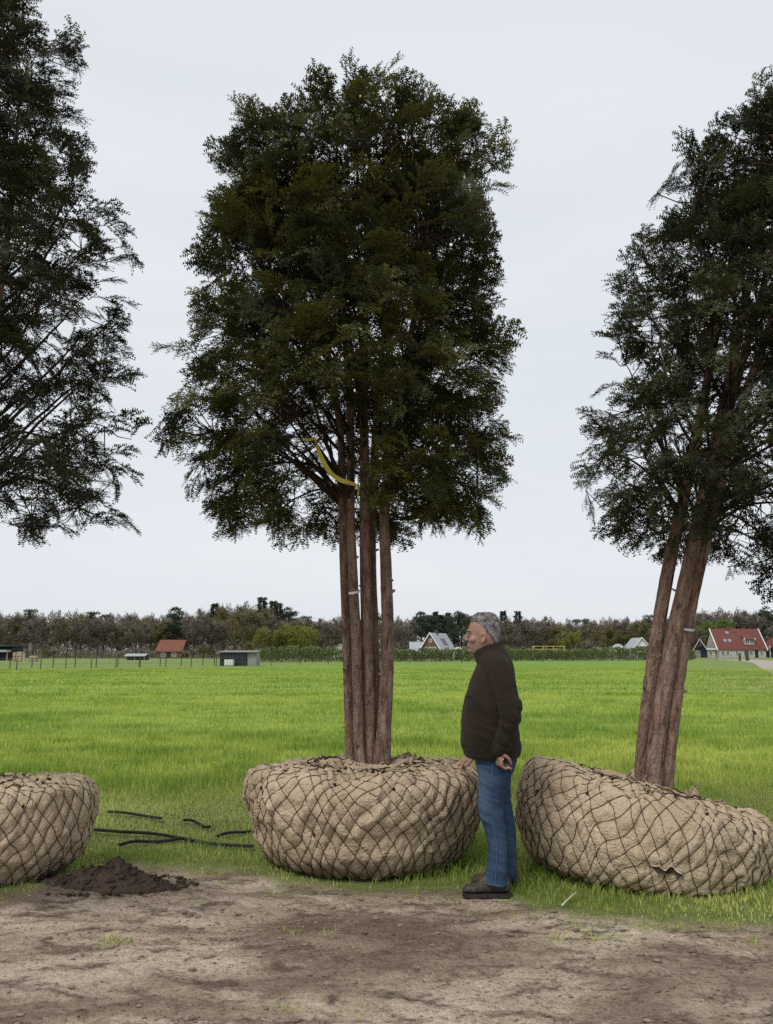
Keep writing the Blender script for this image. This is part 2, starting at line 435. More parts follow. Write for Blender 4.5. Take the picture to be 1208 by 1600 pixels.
# ------------------------------------------------------------------ grass
HOSES = [([(146, 1303), (190, 1308), (240, 1310), (290, 1316), (340, 1323), (395, 1330)], 0.013, 'long black hose lying in the grass between two root balls'),
         ([(186, 1326), (215, 1321), (250, 1319), (285, 1317)], 0.013, 'short black hose end lying nearest the bare track'),
         ([(340, 1312), (362, 1307), (386, 1303), (400, 1302)], 0.012, 'black hose end running under the upright root ball'),
         ([(287, 1289), (303, 1292), (318, 1296), (328, 1299)], 0.012, 'short bit of black hose surfacing deep in the grass'),
         ([(168, 1275), (186, 1278), (205, 1278), (230, 1281), (252, 1287)], 0.011, 'half buried black hose furthest into the rough grass')]
HOSEP = [catmull([tuple(gnd(*p)) for p in h[0]], 8) for h in HOSES]
BALLS = []                                            # (x, y, radius) footprints, filled below
CEN, RGT, LFT = (-0.165, 6.35), (1.755, 6.10), (-2.945, 5.85)
BALLS += [(*CEN, 0.62), (RGT[0] + 0.25, RGT[1], 0.42), (*LFT, 0.62)]
def grass_patch(name, y0, y1, dens, hmin, hmax, wid, matk, seed, label, zone=None, lean=0.5, marg=0.5, simple=False):
    r = np.random.default_rng(seed)
    area = 0.5 * (y1 * y1 - y0 * y0) + 2 * marg * (y1 - y0)
    n = int(area * dens)
    u = r.random(n); y = np.sqrt(y0 * y0 + u * (y1 * y1 - y0 * y0)); x = (r.random(n) * 2 - 1) * (0.50 * y + marg)
    keep = turf_mask(x, y) > r.random(n) * 0.9 + 0.06
    if zone is not None: keep &= zone(x, y, r)
    for bx, by, br in BALLS: keep &= ((x - bx) ** 2 + (y - by) ** 2) > br * br
    if y0 < 8:
        for P in HOSEP:
            d = np.min(np.hypot(x[:, None] - P[None, ::2, 0], y[:, None] + 0.03 - P[None, ::2, 1]), axis=1); keep &= (d > 0.06) | (r.random(n) < 0.12)
    x, y = x[keep], y[keep]; n = len(x)
    z = ground_h(x, y)
    cl = fb2(x, y, 1.5, 1.9, 3, 203); cl2 = fb2(x, y, 0.22, 0.5, 4, 204)
    hh = (hmin + (hmax - hmin) * r.random(n) ** 1.3) * (1 + 0.75 * cl + 0.35 * cl2)
    hh *= 0.35 + 0.65 * smooth(0.0, 0.35, y - np.interp(x, BX, BY))
    w = wid * (0.6 + 0.8 * r.random(n))
    a = r.random(n) * 2 * math.pi; la = r.random(n) * 2 * math.pi
    ln = hh * lean * (0.2 + r.random(n))
    dx, dy = np.cos(a) * w * 0.5, np.sin(a) * w * 0.5
    lx, ly = np.cos(la) * ln, np.sin(la) * ln
    cnt = 5
    if simple:                                        # far blades: one tapering face each
        v = np.empty((n, 3, 3)); cnt = 3
        v[:, 0] = np.stack([x - dx, y - dy, z - 0.01], 1); v[:, 1] = np.stack([x + dx, y + dy, z - 0.01], 1); v[:, 2] = np.stack([x + lx, y + ly, z + hh], 1)
        fc = np.arange(n * 3).reshape(-1, 3)
    else: v = np.empty((n, 5, 3))
    if not simple: v[:, 0] = np.stack([x - dx, y - dy, z - 0.01], 1); v[:, 1] = np.stack([x + dx, y + dy, z - 0.01], 1)
    if not simple: v[:, 2] = np.stack([x + dx * .8 + lx * .35, y + dy * .8 + ly * .35, z + hh * .6], 1)
    if not simple: v[:, 3] = np.stack([x - dx * .8 + lx * .35, y - dy * .8 + ly * .35, z + hh * .6], 1)
    if not simple: v[:, 4] = np.stack([x + lx, y + ly, z + hh * 0.97], 1)
    k = np.arange(n)[:, None] * 5
    if not simple: fc = [k + np.array([[0, 1, 2, 3]]), k + np.array([[3, 2, 4]])]
    tint = np.clip(0.52 - 0.65 * cl2 - 0.60 * cl + 0.24 * r.standard_normal(n), 0, 1)
    o = obj_np(name, v.reshape(-1, 3), fc, M[matk], attr={'tint': np.repeat(tint, cnt)})
    return tag(o, label, 'grass', kind='stuff')
EDGE = 9.4
def z_rough(x, y, r): return y < EDGE + 0.5 * fb2(x, y, 1.0, 1.0, 2, 31) + 0.35 * r.standard_normal(len(x))
def z_field(x, y, r): return y > EDGE - 0.2 + 0.5 * fb2(x, y, 1.0, 1.0, 2, 31) + 0.35 * r.standard_normal(len(x))
grass_patch('grass', 4.4, 10.2, 2300, 0.020, 0.068, 0.0055, 'rough_grass', 101, 'short rough grass around the burlapped root balls', z_rough, 0.8)
grass_patch('grass', 8.6, 15, 900, 0.06, 0.135, 0.008, 'grass', 102, 'tall bright green grass at the near edge of the field', z_field, 0.45)
grass_patch('grass', 13.5, 30, 215, 0.06, 0.125, 0.016, 'grass', 103, 'bright green grass across the middle of the field', None, 0.5, simple=True)
grass_patch('grass', 27, 75, 28, 0.06, 0.12, 0.05, 'grass', 104, 'even green grass on the far side of the field', None, 0.5, simple=True)

# ------------------------------------------------------------------ root balls: burlap drawn in by a cord net
def resample(P, n):
    P = np.asarray(P, float); d = np.concatenate([[0], np.cumsum(np.linalg.norm(np.diff(P, axis=0), axis=1))])
    t = np.linspace(0, d[-1], n); return np.stack([np.interp(t, d, P[:, k]) for k in range(P.shape[1])], 1)
class Ball:
    PROF = [(0.0, 0.0), (0.50, -0.02), (0.69, 0.01), (0.80, 0.09), (0.875, 0.22), (0.925, 0.40), (0.975, 0.57), (1.0, 0.73), (0.995, 0.845), (0.955, 0.925), (0.88, 0.962),
            (0.70, 0.982), (0.5, 0.995), (0.3, 1.0), (0.15, 1.0), (0.0, 0.98)]
    depth = 0.82; tilt = None
    def __init__(s, R, H, seed, pinches, nu=400, nv=118, cells=50, rows=7.2):
        s.R, s.H, s.seed, s.pin = R, H, seed, pinches
        s.nu, s.nv, s.N, s.Mv = nu, nv, cells, rows
        s.prof = resample(catmull([(r * R, z * H) for r, z in s.PROF], 8), 600)
        s.prof[:, 0] = np.maximum(s.prof[:, 0], 0)
    def base(s, u, v):
        i = np.clip(v, 0, 1) * 599
        r = np.interp(i, np.arange(600), s.prof[:, 0]); z = np.interp(i, np.arange(600), s.prof[:, 1])
        a = u * 2 * math.pi
        p = np.stack([r * np.cos(a), r * np.sin(a), z], 1)
        lump = fbm(p * np.array([1.4, 1.4, 1.8]) + s.seed * 5.1, 3, s.seed)
        lump2 = fbm(p * 4.2 + s.seed * 2.1, 3, s.seed + 9)
        k = 1 + 0.055 * lump + 0.018 * lump2
        p[:, :2] *= k[:, None]
        p[:, 1] *= s.depth
        slump = s.tilt is not None
        p[:, 2] *= 1 - 0.12 * smooth(0.35, 1.0, z / s.H) * np.maximum(p[:, 1], 0) / s.R
        p[:, 2] *= 1 + (0.05 * lump + 0.05 * lump2) * smooth(0.3, 0.9, z / s.H)
        if slump:                                     # the tilted ball settles on the ground instead of standing on its edge
            cs, sn, z0 = math.cos(s.tilt[0]), math.sin(s.tilt[0]), s.tilt[1]
            wz = -p[:, 0] * sn + p[:, 2] * cs + z0; t = 0.05
            nz = np.where(wz > 4 * t, wz, t * np.log1p(np.exp(np.clip(wz / t, -30, 30))))
            p[:, 0] += -sn * (nz - wz); p[:, 2] += cs * (nz - wz)
        return p
    def netc(s, u, v):
        """net coordinates: integers of a and b are cords; pulled together at the pinches"""
        a = u * 2 * math.pi
        q = np.stack([np.cos(a) * 1.1, np.sin(a) * 1.1, v * 2.2], 1)
        U = u * s.N + 0.42 * fbm(q * 2.4 + s.seed, 2, s.seed + 3) + 0.22 * fbm(q * 6 + s.seed, 2, s.seed + 5)
        V = (v - 0.5) * s.Mv * 2 + 0.42 * fbm(q * 2.4 + 40 + s.seed, 2, s.seed + 4) + 0.22 * fbm(q * 6 + 40, 2, s.seed + 6)
        wr = np.zeros_like(U)
        for pu, pv, st, sz in s.pin:
            du = ((u - pu + 0.5) % 1.0 - 0.5) * s.N; dv = (v - pv) * s.Mv * 2
            r = np.sqrt(du * du + dv * dv); e = np.exp(-(r / sz) ** 2)
            U = U + du * 0.55 * st * e; V = V + dv * 0.55 * st * e
            wr = wr + st * np.cos(9 * np.arctan2(dv, du) + pu * 50) * np.exp(-(r / (sz * 1.15)) ** 2) * np.clip(r, 0, 1) - 1.6 * st * np.exp(-(r / 0.5) ** 2)
        return U, V, wr
    def height(s, u, v, p):
        U, V, wr = s.netc(u, v)
        a, b = U + V, U - V
        da = np.abs(a - np.round(a)); db = np.abs(b - np.round(b))
        pil = (1 - np.exp(-(da / 0.16) ** 1.3)) * (1 - np.exp(-(db / 0.16) ** 1.3))
        cell = _h(np.floor(a), np.floor(b), np.zeros_like(a), s.seed + 77)
        cel2 = _h(np.floor(a), np.floor(b), np.ones_like(a), s.seed + 78)
        ang = cell * 6.28
        # each panel of cloth sits at its own slant, with one or two sharp folds
        slant = ((a % 1) - 0.5) * np.cos(ang) + ((b % 1) - 0.5) * np.sin(ang)
        fold = np.abs(((slant * (1.3 + 1.6 * cel2) + cel2 * 3) % 1.0) - 0.5) * 2
        wrk = 1 - np.abs(fbm(p * np.array([7, 7, 11]) + cel2[:, None] * 3, 3, s.seed + 20)) * 2
        wq = p + 0.10 * np.stack([fbm(p * 3.1 + 5 * k, 2, s.seed + 60 + k) for k in range(3)], 1)
        crease = (1 - np.abs(fbm(wq * np.array([4.2, 4.2, 6.5]), 2, s.seed + 41)) * 2.2).clip(0, 1) ** 2
        crease2 = (1 - np.abs(fbm(wq * np.array([9.5, 9.5, 12.0]) + 7, 2, s.seed + 42)) * 2.2).clip(0, 1) ** 2
        edge = 1 - 0.75 * smooth(0.74, 0.84, v)           # the net lies slack on top
        h = pil * edge * (0.004 + 0.006 * cell + 0.010 * slant + 0.005 * fold) + 0.005 * wrk * pil + 0.020 * crease + 0.012 * crease2 * (0.4 + 0.6 * pil) + 0.010 * wr
        return h
    def surf(s, u, v, lift=0.0):
        p = s.base(u, v); e = 1e-3
        pu = s.base(u + e, v); pv = s.base(u, np.clip(v + e, 0, 1)); pm = s.base(u, np.clip(v - e, 0, 1))
        n = np.cross(pu - p, pv - pm); n /= np.linalg.norm(n, axis=1, keepdims=True) + 1e-12
        fade = smooth(0.02, 0.10, v) * (1 - smooth(0.93, 0.99, v))
        return p + n * (s.height(u, v, p) * fade + lift)[:, None]
    def build(s, parent, holes=()):
        u = np.arange(s.nu) / s.nu; v = np.linspace(0.004, 0.996, s.nv)
        VV, UU = np.meshgrid(v, u, indexing='ij')
        p = s.surf(UU.ravel(), VV.ravel())
        i, j = np.meshgrid(np.arange(s.nv - 1), np.arange(s.nu), indexing='ij')
        q = np.stack([i * s.nu + j, i * s.nu + (j + 1) % s.nu, (i + 1) * s.nu + (j + 1) % s.nu, (i + 1) * s.nu + j], -1).reshape(-1, 4)
        zz = p[:, 2] / s.H
        soil = (1 - smooth(0.02, 0.34, zz + 0.10 * fbm(p * 5, 3, s.seed + 31))) * 0.70 + 0.30 * smooth(0.15, 0.5, fbm(p * 2.2, 3, s.seed + 33))
        rb = obj_np('root_ball', p, q, M['burlap'], parent, smooth_s=True, attr={'soiled': np.clip(soil, 0, 1)})
        # cords: march each cord in v, solve for u
        paths = []
        vv = np.linspace(0.10, 0.835, 80)
        r = np.random.default_rng(s.seed)
        nvv = len(vv); K = np.repeat(np.arange(s.N), nvv); VVV = np.tile(vv, s.N)
        for fam in (1, -1):
            uu = (K - fam * (VVV - 0.5) * s.Mv * 2) / s.N
            for it in range(9):                       # unwrapped: U ~ u*N, want U + fam*V = k
                U, V, _ = s.netc(uu, VVV)
                uu = uu - 0.65 * ((U + fam * V) - K) / s.N
            pt = s.surf(uu, VVV, 0.0058).reshape(s.N, nvv, 3)
            for k in range(s.N): paths.append((pt[k], 0.0021 + 0.0007 * r.random()))
        tv, tq = tubes_tri(paths, 4)
        tag(link(bpy.data.objects.new('netting', mesh_np('netting', tv, tq, M['cord'], smooth_s=True)), rb), kind='stuff')
        # gathered draw cord round the top, knots
        paths = []
        for ring, rr in ((0.80, 0.004),):
            uu = np.linspace(0, 1, 260)
            w = ring + 0.012 * fbm(np.stack([np.cos(uu * 6.283) * 4, np.sin(uu * 6.283) * 4, uu * 0 + ring * 30], 1), 3, s.seed + 50)
            paths.append((s.surf(uu, w, 0.008), rr))
        for k in range(4):
            uu = np.full(24, r.random()) + np.linspace(0, 1, 24) * r.uniform(-0.08, 0.08)
            paths.append((s.surf(uu, np.linspace(0.78 + 0.05 * r.random(), 0.975, 24), 0.010), 0.0045))
        for k in range(15):
            u0 = r.random(); w0 = 0.72 + 0.14 * r.random()
            c = s.surf(np.array([u0]), np.array([w0]), 0.012)[0]
            a = r.random(3) * 2 - 1
            paths.append((np.array([c - a * 0.016, c, c + a * 0.016]), np.array([0.004, 0.012, 0.004])))
            paths.append((np.array([c, c + np.array([a[0] * .03, a[1] * .03, 0.012]), c + np.array([a[0] * .06, a[1] * .06, 0.004])]), 0.003))
        for pu, pv, st, sz in s.pin:
            c = s.surf(np.array([pu]), np.array([pv]), 0.008)[0]; a = r.random(3) * 2 - 1
            paths.append((np.array([c - a * 0.014, c, c + a * 0.014]), np.array([0.004, 0.011, 0.004])))
        tv, tq = tubes_tri(paths, 5)
        tag(link(bpy.data.objects.new('draw_cord', mesh_np('draw_cord', tv, tq, M['cord_dark'], smooth_s=True)), rb), kind='stuff')
        # loose folds and frayed edge of cloth round the stems
        fl_v, fl_q, off = [], [], 0
        for k in range(26):
            uc = r.random(); vc = 0.70 + 0.22 * r.random(); w = 0.015 + 0.03 * r.random(); nn = 12
            ht = 0.012 + 0.030 * r.random() ** 2
            uu = uc + np.linspace(-w, w, nn); p0 = s.surf(uu, np.full(nn, vc), -0.004)
            hh = ht * (0.5 + 0.5 * np.sin(np.linspace(0, math.pi, nn))) * (0.8 + 0.4 * r.random(nn))
            out = p0.copy(); out[:, 2] = 0; out /= np.linalg.norm(out, axis=1, keepdims=True) + 1e-9
            kx = r.uniform(-0.9, 0.9)
            p1 = p0 + np.stack([out[:, 0] * kx * hh, out[:, 1] * kx * hh, hh], 1)
            p2 = p1 + np.stack([out[:, 0] * 0.012, out[:, 1] * 0.012, -0.004 - hh * 0], 1)
            p3 = s.surf(uu, np.full(nn, vc + 0.02), -0.004)
            fl_v += [p0, p1, p2, p3]
            for a in range(3):
                i = np.arange(nn - 1); fl_q.append(np.stack([off + a * nn + i, off + a * nn + i + 1, off + (a + 1) * nn + i + 1, off + (a + 1) * nn + i], 1))
            off += 4 * nn
        fv = np.concatenate(fl_v)
        obj_np('burlap_fold', fv, np.concatenate(fl_q), M['burlap'], rb, smooth_s=True, attr={'soiled': np.zeros(len(fv))})['kind'] = 'stuff'
        return rb

# ------------------------------------------------------------------ yew trees
def make_spray(r, L):
    """one flat yew spray along +X: returns needle verts (n*3,3) as triangles and twig paths"""
    shoots = []                                       # (start, dir, length, flat normal)
    ns = 40
    def shoot(p0, ang, ln, z0, sub):
        d = np.array([math.cos(ang), math.sin(ang), z0])
        shoots.append((p0, d / np.linalg.norm(d), ln))
    side = 1; s = 0.10 * L
    def axis(t): return np.array([t, 0.03 * math.sin(t * 9) * L, -0.22 * t * t / L + 0.04 * t])
    while s < L * 0.97:
        ln = (0.50 * (L - s) + 0.045) * r.uniform(0.7, 1.2)
        ang = side * math.radians(r.uniform(38, 62)); p0 = axis(s)
        z0 = r.uniform(-0.35, 0.25)
        shoot(p0, ang, ln, z0, True)
        if ln > 0.11:
            for q in np.arange(0.4, 0.9, 0.26):
                d = np.array([math.cos(ang), math.sin(ang), z0]); d /= np.linalg.norm(d)
                shoot(p0 + d * ln * q, ang + r.choice([-1, 1]) * math.radians(r.uniform(35, 55)), ln * (1 - q) * 0.7 + 0.025, z0 + r.uniform(-.25, .2), False)
        side = -side; s += r.uniform(0.020, 0.038)
    shoots.append((axis(L * 0.62), (axis(L) - axis(L * 0.62)) / np.linalg.norm(axis(L) - axis(L * 0.62)), L * 0.40))
    N = []; tw = []
    def twig(A, B2, w):                               # a thin three-cornered sliver each way
        d = B2 - A; l = np.cross(d, [0, 0, 1.0]); l /= np.linalg.norm(l) + 1e-9; u = np.cross(l, d); u /= np.linalg.norm(u) + 1e-9
        q = l if r.random() < .5 else u; tw.append(np.stack([A - q * w, A + q * w, B2]))
    for p0, d, ln in shoots:
        k = max(4, int(ln / 0.0148)); t = np.linspace(0.06, 1, k)
        lat = np.cross(d, [0, 0, 1]); lat /= np.linalg.norm(lat) + 1e-9; up = np.cross(lat, d)
        curl = -0.25 * ln * t * t
        for sd in (-1, 1):
            b0 = p0 + d * (t * ln + r.uniform(0, 0.007, k))[:, None] + np.array([0, 0, 1]) * curl[:, None]
            nl = 0.029 * (0.75 + 0.5 * r.random(k)) * (1 - 0.35 * t ** 4)
            el = r.uniform(-0.35, 0.75, k)
            dr = d * 0.55 + sd * lat * np.cos(el)[:, None] + up * np.sin(el)[:, None]
            dr /= np.linalg.norm(dr, axis=1, keepdims=True)
            tip = b0 + dr * nl[:, None]
            wv = d * 0.0072
            N.append(np.stack([b0 - wv, b0 + wv, tip], 1))
        twig(p0, p0 + d * ln + np.array([0, 0, -0.25 * ln]), 0.003)
    for t0 in np.linspace(0, L * 0.75, 4): twig(axis(t0), axis(t0 + L * 0.3), 0.0042)
    return np.concatenate(N), np.array(tw)
_r = np.random.default_rng(5)
SPRAYS = [make_spray(_r, L) for L in (0.24, 0.28, 0.30, 0.33, 0.36, 0.26, 0.31, 0.22)]

def stem_mesh(path, rad, seed, nseg=20, step=0.022, slim=0.80):
    P = resample(np.concatenate([catmull(path, 8), np.interp(np.linspace(0, 1, len(catmull(path, 8))), np.linspace(0, 1, len(rad)), rad)[:, None]], 1),
                 max(12, int(np.linalg.norm(np.diff(np.asarray(path), axis=0), axis=1).sum() / step)))
    C, R = P[:, :3], P[:, 3]
    T, U, V = frames(C); m = len(C)
    a = np.linspace(0, 2 * math.pi, nseg, endpoint=False)
    A, I = np.meshgrid(a, np.arange(m))
    q = np.stack([np.cos(A).ravel() * 1.2, np.sin(A).ravel() * 1.2, C[I.ravel(), 2] * 1.1 + seed * 9], 1)
    R = R * slim
    flute = 0.13 * fbm(q * np.array([1.1, 1.1, 0.35]), 3, seed) + 0.07 * fbm(q * np.array([3, 3, 1.2]), 3, seed + 1) + 0.10 * np.abs(fbm(q * np.array([4.5, 4.5, 8]), 3, seed + 2))
    rr = R[I.ravel()] * (1 + flute)
    v = C[I.ravel()] + rr[:, None] * (np.cos(A).ravel()[:, None] * U[I.ravel()] + np.sin(A).ravel()[:, None] * V[I.ravel()])
    i, j = np.meshgrid(np.arange(m - 1), np.arange(nseg), indexing='ij')
    f = np.stack([i * nseg + j, i * nseg + (j + 1) % nseg, (i + 1) * nseg + (j + 1) % nseg, (i + 1) * nseg + j], -1).reshape(-1, 4)
    return v, f, C, R

def yew(root, stems, env, ztop, zbot, nb, nspray, seed, needle, leaders=10, droop=0.5, gap=0.0, thin=None, clear=None):
    """stems: list of (points, radii) in root space; env(z, az) -> distance from the axis; axis(z) via env.axis"""
    r = np.random.default_rng(seed)
    cen = []
    for k, (pts, rad) in enumerate(stems):
        v, f, C, R = stem_mesh(pts, rad, seed * 10 + k)
        st = obj_np('stem', v, f, M['bark'], root, smooth_s=True)
        cen.append((C, R))
        # stubs and knots on the clean part of the stem
        zs = C[:, 2]
        for q in range(7):
            zz = r.uniform(zs[0] + 0.15, min(zs[-1], zbot + 0.4)); i = int(np.argmin(np.abs(zs - zz)))
            a = r.random() * 6.28; d = np.array([math.cos(a), math.sin(a), 0.35])
            l = r.uniform(0.012, 0.035)
            tv, tq = tubes_tri([(np.array([C[i] + d * R[i] * 0.8, C[i] + d * (R[i] + l * .6), C[i] + d * (R[i] + l), C[i] + d * (R[i] + l + 0.002)]), np.array([0.014, 0.010, 0.006, 0.0005]) * r.uniform(0.6, 1.3))], 7)
            obj_np('knot', tv, tq, M['bark'], st, smooth_s=True)
    paths = []; NV = []; TN = []; TW = []
    golden = 2.39996
    nodes = []                                        # points along branches that can carry sprays
    for b in range(nb):
        f = (b + r.random()) / nb
        zt = zbot + (ztop - zbot) * (f ** 0.92)
        az = b * golden + r.uniform(-0.35, 0.35)
        ax = env.axis(zt); Rz = env(zt, az)
        rad = Rz * (r.uniform(0.35, 0.6) if b % 4 == 0 else r.uniform(0.68, 0.86))
        tgt = np.array([ax[0] + rad * math.cos(az), ax[1] + rad * math.sin(az), zt])
        mid = [c[0][len(c[0]) // 2] for c in cen]
        best = max(range(len(cen)), key=lambda k: (mid[k][0] - ax[0]) * math.cos(az) + (mid[k][1] - ax[1]) * math.sin(az) + r.uniform(-.12, .12))
        C, R = cen[best]
        low = 1 - smooth(0.0, 0.42, (zt - zbot) / (ztop - zbot))
        rise = (0.95 - 0.55 * low) * rad + 0.10
        z0 = max(zt - rise, zbot + 0.05 + 0.5 * r.random() * low, C[0, 2] + 0.3)
        z0 = min(z0, C[-1, 2] - 0.05)
        i = int(np.argmin(np.abs(C[:, 2] - z0))); p0 = C[i]
        hor = np.array([math.cos(az), math.sin(az), 0])
        p1 = p0 + hor * rad * 0.35 + np.array([0, 0, max(0.10, (zt - p0[2]) * 0.35 + 0.30 * low * rad)])
        p2 = p0 * 0.25 + tgt * 0.75 + np.array([0, 0, 0.03 + 0.20 * low * rad])
        t = np.linspace(0, 1, 14)[:, None]
        B = (1 - t) ** 3 * p0 + 3 * (1 - t) ** 2 * t * p1 + 3 * (1 - t) * t * t * p2 + t ** 3 * tgt
        B = B + 0.03 * np.stack([fbm(B * 5 + k * 9, 2, seed + k) for k in range(3)], 1) * np.linspace(0, 1, 14)[:, None]
        r0 = min(R[i] * 0.5, 0.006 + 0.009 * rad)
        paths.append((B, np.linspace(r0, 0.004, 14)))
        nodes.append(B[5:])
    for C, R in cen: nodes.append(C[C[:, 2] > zbot + 0.5][::6])
    nodes = np.concatenate(nodes)
    def put(pos, d, up, sc, tint):
        n, tw = SPRAYS[r.integers(len(SPRAYS))]
        d = d / np.linalg.norm(d); lat = np.cross(up, d); lat /= np.linalg.norm(lat) + 1e-9; u2 = np.cross(d, lat)
        Rm = np.stack([d, lat * (1 if r.random() < .5 else -1), u2], 0) * sc
        m = n.reshape(-1, 3)
        NV.append(m @ Rm + pos)
        TN.append(np.clip(tint + 0.26 * (m[:, 0] / m[:, 0].max() - 0.5) + 0.06 * r.standard_normal(len(m)), 0, 1))
        TW.append(tw.reshape(-1, 3) @ Rm + pos)
    cnt = 0; NC = nspray * 6                          # candidate places, thinned by the crown's shape and clumping
    Z = r.uniform(zbot - 0.05, ztop, NC); A = r.random(NC) * 2 * math.pi
    front = r.random(NC) < 0.16; A = np.where(front, -math.pi / 2 + r.normal(0, 0.6, NC), A)
    FR = (Z - zbot) / (ztop - zbot); RZa = env(Z, A); AX = env.axis(Z)
    Q = np.stack([np.cos(A) * 1.6, np.sin(A) * 1.6, Z * 1.5 + seed * 7], 1)
    LUMP = 1 + 0.20 * vnoise(Q, seed) + 0.10 * vnoise(Q * 2.3, seed + 1)
    RAD = RZa * LUMP * (1 - 0.60 * r.random(NC) ** 1.6) - 0.05
    POS = np.stack([AX[0] + RAD * np.cos(A), AX[1] + RAD * np.sin(A), Z], 1)
    G = 0.6 * vnoise(POS * 2.0 + 31, seed + 5) + 0.4 * vnoise(POS * 4.5 + 11, seed + 6)
    CT = vnoise(POS * 3.1 + 77, seed + 9)
    # foliage hangs in clumps: thin places let the sky and the branches show; clean stems below
    OKC = (RAD > 0.05) & (r.random(NC) < RZa / 1.3 + 0.25) & (G < 0.46 - gap + 0.25 * smooth(0.3, 0.6, FR)) & ~((FR < 0.24) & (RAD < RZa * 0.42))
    for c in np.nonzero(OKC)[0]:
        if cnt >= nspray: break
        pos, frac, az, ct = POS[c], FR[c], A[c], CT[c]
        if clear is not None and clear(pos): continue
        dd = nodes - pos; dist = np.sqrt((dd * dd).sum(1)) + 0.5 * np.maximum(0, nodes[:, 2] - pos[2] - 0.1)
        i = int(np.argmin(dist)); nd = nodes[i]
        if np.linalg.norm(nd - pos) > 0.52: continue
        hor = np.array([math.cos(az), math.sin(az), 0])
        d = hor * r.uniform(0.3, 1.0) + r.normal(0, 0.50, 3) + np.array([0, 0, 0.50])
        d[2] += -r.uniform(0.4, 1.5) * droop * (1 - smooth(0.05, 0.38, frac)) - 0.35 * (1 - smooth(0.3, 0.7, frac)) + 0.7 * smooth(0.78, 1.0, frac)
        d /= np.linalg.norm(d)
        e = pos - d * 0.12
        paths.append((np.array([nd, nd * 0.5 + e * 0.5 + np.array([0, 0, -0.03]), e, e + d * 0.08]), np.array([0.0055, 0.0045, 0.0035, 0.0025])))
        tint = np.clip(0.34 + 0.34 * ct + 0.12 * r.standard_normal(), 0, 1)
        upv = np.array([r.uniform(-.6, .6), r.uniform(-.6, .6), 1.0]) + hor * r.uniform(-0.2, 0.9)
        cnt += 1
        if thin is not None and thin(pos) and r.random() < 0.6: continue      # far side, well outside the picture
        put(e, d, upv, r.uniform(0.75, 1.1), tint)
    # upright leading shoots
    for k in range(leaders):
        az = k * golden; zt = ztop - abs(r.normal(0.10, 0.14)); ax = env.axis(zt)
        rr = env(zt, az) * r.uniform(0.15, 0.9)
        p = np.array([ax[0] + rr * math.cos(az), ax[1] + rr * math.sin(az), zt - 0.10])
        h = r.uniform(0.15, 0.34)
        tip = p + np.array([r.uniform(-.07, .07), r.uniform(-.07, .07), h])
        paths.append((np.array([p - [0, 0, 0.3], p, p * .5 + tip * .5, tip]), np.array([0.008, 0.006, 0.004, 0.0025])))
        put(p + (tip - p) * 0.45, (tip - p) + r.uniform(-.02, .02, 3), np.array([math.cos(az), math.sin(az), 0.1]), 0.55, 0.62)
        for q in range(5):
            a2 = r.random() * 6.28; put(p + (tip - p) * r.uniform(-.5, 0.35), np.array([math.cos(a2) * .8, math.sin(a2) * .8, 0.75]), np.array([0, 0, 1.0]), r.uniform(0.45, 0.75), 0.55)
    V = np.concatenate(NV)
    o = obj_np('crown', V, np.arange(len(V)).reshape(-1, 3), M[needle], root, attr={'tint': np.concatenate(TN)})
    o['kind'] = 'stuff'
    tv, tq = tubes_tri([p for p in paths if len(p[0]) > 4], 5); tv2, tq2 = tubes_tri([p for p in paths if len(p[0]) <= 4], 3)
    tv, tq = np.concatenate([tv, tv2]), np.concatenate([tq, tq2 + len(tv)])
    br = obj_np('branch', tv, tq, M['twig'], root, smooth_s=True); br['kind'] = 'stuff'
    tv = np.concatenate(TW)
    tw = obj_np('twig', tv, np.arange(len(tv)).reshape(-1, 3), M['twig'], root); tw['kind'] = 'stuff'
    return cnt, len(V) // 3, len(tv) // 3

class Env:
    """left and right crown edge per height from (z, xl, xr) rows"""
    def __init__(s, rows, depth=0.9, yc=0.0):
        rows = sorted(rows); s.z = [q[0] for q in rows]; s.l = [q[1] for q in rows]; s.r = [q[2] for q in rows]; s.d = depth; s.yc = yc
    def axis(s, z):
        l, r = np.interp(z, s.z, s.l), np.interp(z, s.z, s.r); return (0.5 * (l + r), s.yc)
    def __call__(s, z, az):
        l, r = np.interp(z, s.z, s.l), np.interp(z, s.z, s.r); h = 0.5 * (r - l)
        return h / np.sqrt(np.cos(az) ** 2 + (np.sin(az) / s.d) ** 2)

BOWL = Ball.PROF
BOXY = [(0.0, 0.0), (0.50, 0.0), (0.72, 0.03), (0.84, 0.11), (0.92, 0.24), (0.975, 0.40), (1.0, 0.56), (1.0, 0.71), (0.985, 0.83), (0.945, 0.915), (0.87, 0.96), (0.70, 0.982), (0.5, 0.995), (0.3, 1.0), (0.15, 1.0), (0.0, 0.98)]
